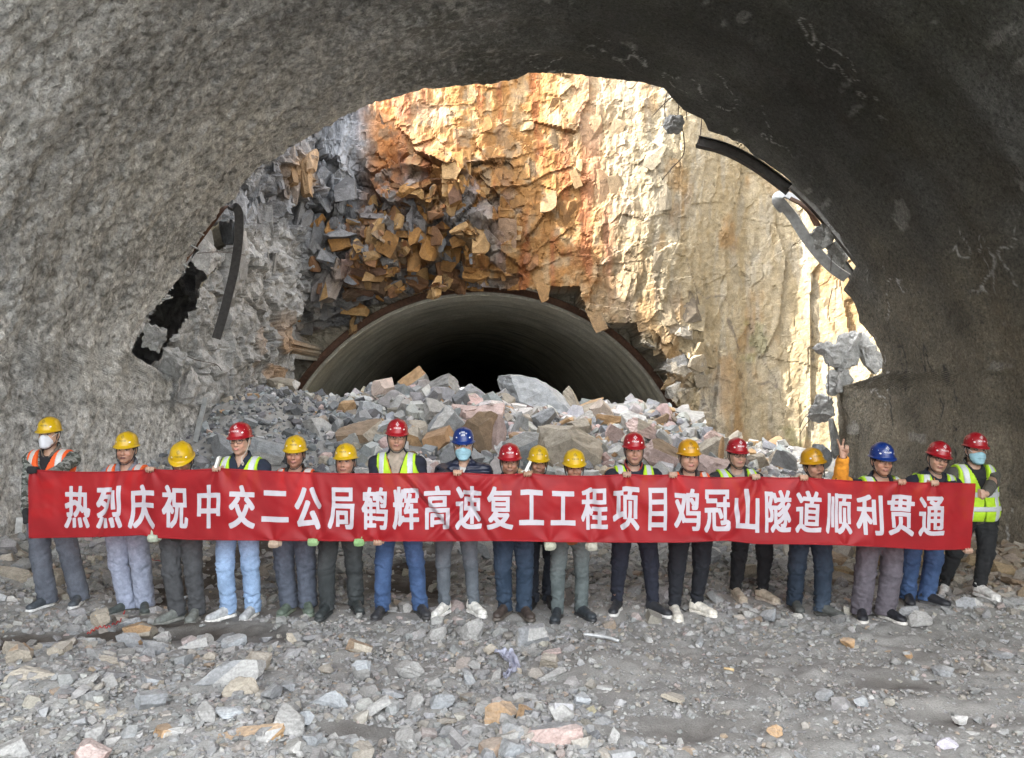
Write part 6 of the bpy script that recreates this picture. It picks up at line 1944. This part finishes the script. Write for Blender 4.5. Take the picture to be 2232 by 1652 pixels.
chunk('concrete_lump', 1889, 772, 52, 96, 15.3, 'pale concrete lump against the wall in the right hand cluster', (0, -28, 0), .8, 15, (.36, .36, .35))
chunk('concrete_lump', 1832, 826, 52, 56, 15.3, 'dark concrete lump under the long leaning lump', (0, 30, 0), .8, 17)
chunk('concrete_lump', 1811, 845, 34, 30, 15.3, 'smallest concrete lump below the right hand cluster', (0, 20, 0), .8, 19)
chunk('concrete_lump', 1791, 891, 62, 62, 15.3, 'squarish grey concrete lump hanging alone below the cluster', (6, 6, 0), .9, 21, (.37, .37, .36))
chunk('concrete_lump', 1819, 956, 18, 90, 14.7, 'dark upright concrete stump at the edge of the right wall', (0, -4, 0), .9, 23, (.2, .2, .19))
for nm, a, lab in (('rim', [(362, 690), (372, 640), (420, 575), (436, 560)], None),):
    pass
chunk('concrete_lump', 336, 742, 50, 60, 14.0, 'grey concrete lump in the gap behind the left rim', (0, 30, 0), .9, 25)
chunk('concrete_lump', 385, 790, 66, 70, 14.6, 'ragged grey concrete lump below the gap on the left', (0, 24, 0), .9, 27)
chunk('concrete_lump', 412, 838, 44, 84, 15.0, 'pale standing concrete lump at the left rim above a yellow helmet', (0, 12, 0), .9, 29, (.40, .39, .375))
chunk('concrete_lump', 452, 560, 52, 60, 15.0, 'whitish concrete lump behind the drooping steel strip', (0, 34, 0), .9, 31, (.45, .44, .43))
# right: the steel arch standing clear of the torn lining, and the bent loop
def steel(name, pts, label, mat, sec=I_SEC, up=None, n=44, upv=None):
    P = pxpath(pts, n)
    O = P[0].copy()
    if upv is None:
        c = np.array([TX, 0, TZ]); r = P - c; r[:, 1] = 0
        upv = r / np.linalg.norm(r, axis=1)[:, None]
    return obj(name, sweep(P - O, sec, upv), mat, None, tuple(O), label, 'steel rib', 'steel ribs of the broken tunnel')
steel('steel_rib', [(1520, 309, 14.3), (1560, 318, 14.2), (1602, 334, 14.15), (1645, 358, 14.1), (1685, 386, 14.1), (1722, 414, 14.05)], 'dark steel rib end jutting from the upper right rim', M_dsteel, [(a * 1.0, b * 1.2) for a, b in I_SEC])
steel('steel_rib', [(1725, 404, 13.9), (1775, 452, 13.9), (1822, 508, 13.9), (1865, 562, 13.9), (1900, 612, 13.85)], 'grey steel rib following the wall beside the dark lump', M_steel, [(a * .8, b * .8) for a, b in I_SEC])
steel('steel_rib', [(1790, 512, 14.3), (1822, 553, 14.3), (1850, 590, 14.3), (1872, 620, 14.2)], 'straight steel rib below the dark lump', M_steel, [(a * .7, b * .8) for a, b in I_SEC])
def bent_loop():
    root = empty('bent_steel_loop', tuple(pt(1700, 440, 14.2)), 'bent steel rib loop curling out from the right rim', 'steel rib')
    O = np.array(root.location)
    p = pxpath([(1846, 606, 14.1), (1812, 582, 14.15), (1780, 548, 14.2), (1752, 510, 14.25), (1728, 472, 14.3), (1706, 446, 14.3)], 40)
    n = len(p)
    obj('outer_flange', sweep(p - O, [(-.10, -.014), (.10, -.014), (.10, .014), (-.10, .014)], np.repeat(np.array([[-.45, -.60, -.55]]), n, 0)), M_gsteel, root)
    obj('web', sweep(p - O + np.array([.02, .06, .02]), [(-.01, -.07), (.01, -.07), (.01, .07), (-.01, .07)], np.repeat(np.array([[-.5, -.75, -.4]]), n, 0)), M_rust, root)
    q = pxpath([(1712, 456, 14.3), (1698, 440, 14.28), (1697, 428, 14.26), (1708, 423, 14.24), (1722, 428, 14.2), (1735, 438, 14.1)], 36)
    obj('curled_end', sweep(q - O, [(-.12, -.015), (.12, -.015), (.12, .015), (-.12, .015)], np.stack([np.linspace(-.9, .2, len(q)), np.full(len(q), -.55), np.linspace(.1, .9, len(q))], -1)), M_gsteel, root)
    r = pxpath([(1722, 432, 14.05), (1748, 446, 14.0), (1768, 466, 13.95), (1782, 492, 13.9)], 30)
    obj('inner_flange', sweep(r - O, [(-.11, -.01), (.11, -.01), (.11, .01), (-.11, .01)], np.repeat(np.array([[.35, -.6, .72]]), len(r), 0)), M_rust, root)
bent_loop()
def wire(pts, label, r=.009, mat=M_wire, name='rebar_wire', n=36, cat='wire', group='rebar wires sticking out of the rim'):
    P = pxpath(pts, n); O = P[0].copy()
    return obj(name, tube(P - O, r, 6), mat, None, tuple(O), label, cat, group)
wire([(1513, 186, 14), (1480, 200, 14.1), (1452, 222, 14.1), (1424, 251, 14.2)], 'curved wire reaching down left from the rim crown')
wire([(1455, 198, 14), (1449, 228, 14), (1450, 258, 14)], 'left wire carrying the dark round lump')
wire([(1472, 208, 14), (1479, 232, 14), (1476, 260, 14)], 'right wire carrying the dark round lump')
wire([(1530, 256, 14), (1527, 290, 14), (1524, 312, 14)], 'short straight wire hanging right of the dark round lump')
wire([(1486, 275, 13.9), (1492, 310, 13.9), (1488, 340, 13.95), (1465, 366, 14), (1443, 392, 14)], 'long curved wire hanging below the dark round lump')
wire([(1496, 238, 14), (1497, 262, 14)], 'tiny wire stub between the rim and the lump')
wire([(1812, 556, 14), (1811, 590, 14)], 'thin wire hanging beside the straight steel rib', .007)
wire([(1814, 628, 14), (1806, 668, 14), (1804, 694, 14)], 'thin wire hanging from the right rim edge', .007)
wire([(1806, 792, 14), (1806, 860, 14), (1807, 878, 14)], 'thin wire holding the squarish grey lump', .006)
wire([(1766, 896, 14.1), (1752, 912, 14.1), (1743, 932, 14.1)], 'upper wire sticking out of the squarish grey lump', .007)
wire([(1768, 912, 14.1), (1756, 926, 14.1), (1744, 946, 14.1)], 'lower wire sticking out of the squarish grey lump', .007)
for k, (a, b) in enumerate([((350, 612), (376, 619)), ((352, 652), (376, 648)), ((343, 662), (352, 660)), ((384, 588), (396, 596)), ((401, 576), (411, 583)), ((412, 532), (432, 542)), ((430, 504), (444, 512))]):
    nm = ['lowest but one', 'second lowest', 'lowest', 'middle', 'fourth from the bottom', 'second highest', 'highest'][k]
    wire([(a[0], a[1], 13.6), ((a[0] + b[0]) / 2, (a[1] + b[1]) / 2 + 1, 13.6), (b[0], b[1], 13.7)], f'{nm} pale bolt sticking out of the gap behind the left rim', .016, M_gsteel, 'rock_bolt', 6, 'bolt', 'bolts behind the left rim')
wire([(430, 552, 14.3), (480, 549, 15.0), (534, 556, 15.6)], 'long thin wire crossing behind the drooping steel strip', .007)
wire([(408, 776, 14.6), (430, 785, 15.2), (470, 794, 15.8), (484, 808, 16)], 'thin wire over the grey rock at the lower left', .007)
# pale channel leaning on the left rim, white board behind the first worker
P = pxpath([(426, 962, 15.2), (434, 925, 15.2), (443, 890, 15.2), (448, 866, 15.2)], 12); O = P[0].copy()
obj('steel_channel', sweep(P - O, [(-.045, -.02), (.045, -.02), (.045, .02), (-.045, .02)], (0, -1, .1)), M_gsteel, None, tuple(O), 'pale steel channel standing against the left rim behind two yellow helmets', 'steel channel')
a0 = gpt(36, 1212); Yb = a0[1] + .0
P = np.array([pt(37, 1216, Yb), pt(40, 1170, Yb + .03), pt(44, 1128, Yb + .06)]); O = P[0].copy()
obj('white_board', sweep(P - O, [(-.045, -.012), (.045, -.012), (.045, .012), (-.045, .012)], (0, -1, 0)), mat_plain('chipped_white_paint', (.55, .55, .53), .7, 12, .3), None, tuple(O), 'narrow white board leaning behind the camouflage jacket worker', 'board')
# grey steel bar and a stick on the floor
P = np.array([np.append(gpt(x, y, 0)[:2], 0) for x, y in [(1272, 1402), (1300, 1404), (1326, 1407), (1350, 1411)]])
P[:, 2] = ground_z(P[:, 0], P[:, 1]) + np.array([.07, .06, .05, .035]); O = P[0].copy()
obj('steel_bar', tube(smooth_path(P - O, 20), .016, 8), M_gsteel, None, tuple(O), 'grey steel bar lying across the gritty heap right of centre', 'bar')
P = np.array([np.append(gpt(x, y, 0)[:2], 0) for x, y in [(1578, 1466), (1600, 1470)]]); P[:, 2] = ground_z(P[:, 0], P[:, 1]) + .03; O = P[0].copy()
obj('wood_stick', tube(np.array([P[0] - O, (P[0] + P[1]) / 2 - O + np.array([0, 0, .004]), P[1] - O]), .010, 6), mat_plain('pale_wood', (.50, .37, .20), .8), None, tuple(O), 'short pale wood stick on the grey dust', 'stick')
# crumpled lilac plastic
def plastic_scrap():
    u = np.linspace(0, 1, 46); v = np.linspace(-1, 1, 16)
    U, Vv = np.meshgrid(u, v, indexing='ij')
    c = np.array([np.append(gpt(x, y, 0)[:2], 0) for x, y in [(1090, 1434), (1104, 1440), (1116, 1450), (1122, 1466), (1112, 1480), (1100, 1491)]])
    path = smooth_path(c, 46)[:46]
    if len(path) < 46: path = np.vstack([path, np.repeat(path[-1:], 46 - len(path), 0)])
    wd = np.interp(u, [0, .12, .3, .5, .65, 1], [.035, .06, .055, .035, .018, .008])
    X = path[:, 0][:, None] + Vv * wd[:, None] + .02 * fbm2(U * 9, Vv * 2, 2, 361); Y = path[:, 1][:, None] + .05 * fbm2(U * 7, Vv * 2, 2, 363)
    Z = ground_z(X, Y) + .045 + .05 * np.abs(fbm2(U * 8, Vv * 3, 3, 367)) + .015 * np.sin(Vv * 7 + U * 9)
    O = np.array([path[20, 0], path[20, 1], 0])
    P = np.stack([X, Y, Z], -1).reshape(-1, 3) - O
    obj('plastic_scrap', np_mesh('plastic_scrap', P, grid_faces(46, 16), True), mat_plain('lilac_plastic', (.36, .37, .45), .45, 30, .15), None, tuple(O), 'crumpled lilac plastic scrap on the gravel in the centre foreground', 'scrap')
plastic_scrap()
M_red = mat_plain('red_wire_sheath', (.42, .03, .03), .5)
def floor_wire(pts, label):
    P = []
    for x, y in pts:
        g = gpt(x, y); P.append((g[0], g[1], float(ground_z(g[0], g[1])) + .045))
    P = smooth_path(P, 40); P[:, 2] += .012 * np.sin(np.arange(len(P)) * .9); O = P[0].copy()
    obj('red_wire', tube(P - O, .0045, 5), M_red, None, tuple(O), label, 'wire', 'red wires left on the floor')
floor_wire([(276, 1214), (300, 1222), (322, 1218), (345, 1228), (372, 1222)], 'thin red wire on stones behind the lavender trousers worker')
floor_wire([(244, 1372), (262, 1360), (268, 1348), (272, 1340)], 'thin red wire curling up beside the dark trodden soil on the left')
floor_wire([(190, 1384), (214, 1374), (240, 1378)], 'thin red wire lying along the dark soil at the left')
# items in two hands
def hand_tool(px, py, Y, label, tip):
    P = np.array([pt(px, py, Y), pt((px + tip[0]) / 2, (py + tip[1]) / 2, Y - .01), pt(tip[0], tip[1], Y - .02)]); O = P[0].copy()
    obj('paper_roll', sweep(smooth_path(P - O, 10), [(-.012, -.02), (.012, -.02), (.012, .02), (-.012, .02)], (0, -1, 0)), mat_plain('white_paper', (.70, .69, .64), .8, 8, .06), None, tuple(O), label, 'paper')
hand_tool(471, 1018, 6.66, 'white paper slip in the hand of the light blue jeans worker', (478, 996))
hand_tool(1146, 1026, 6.64, 'narrow white paper slip held by the person behind the row', (1156, 1006))
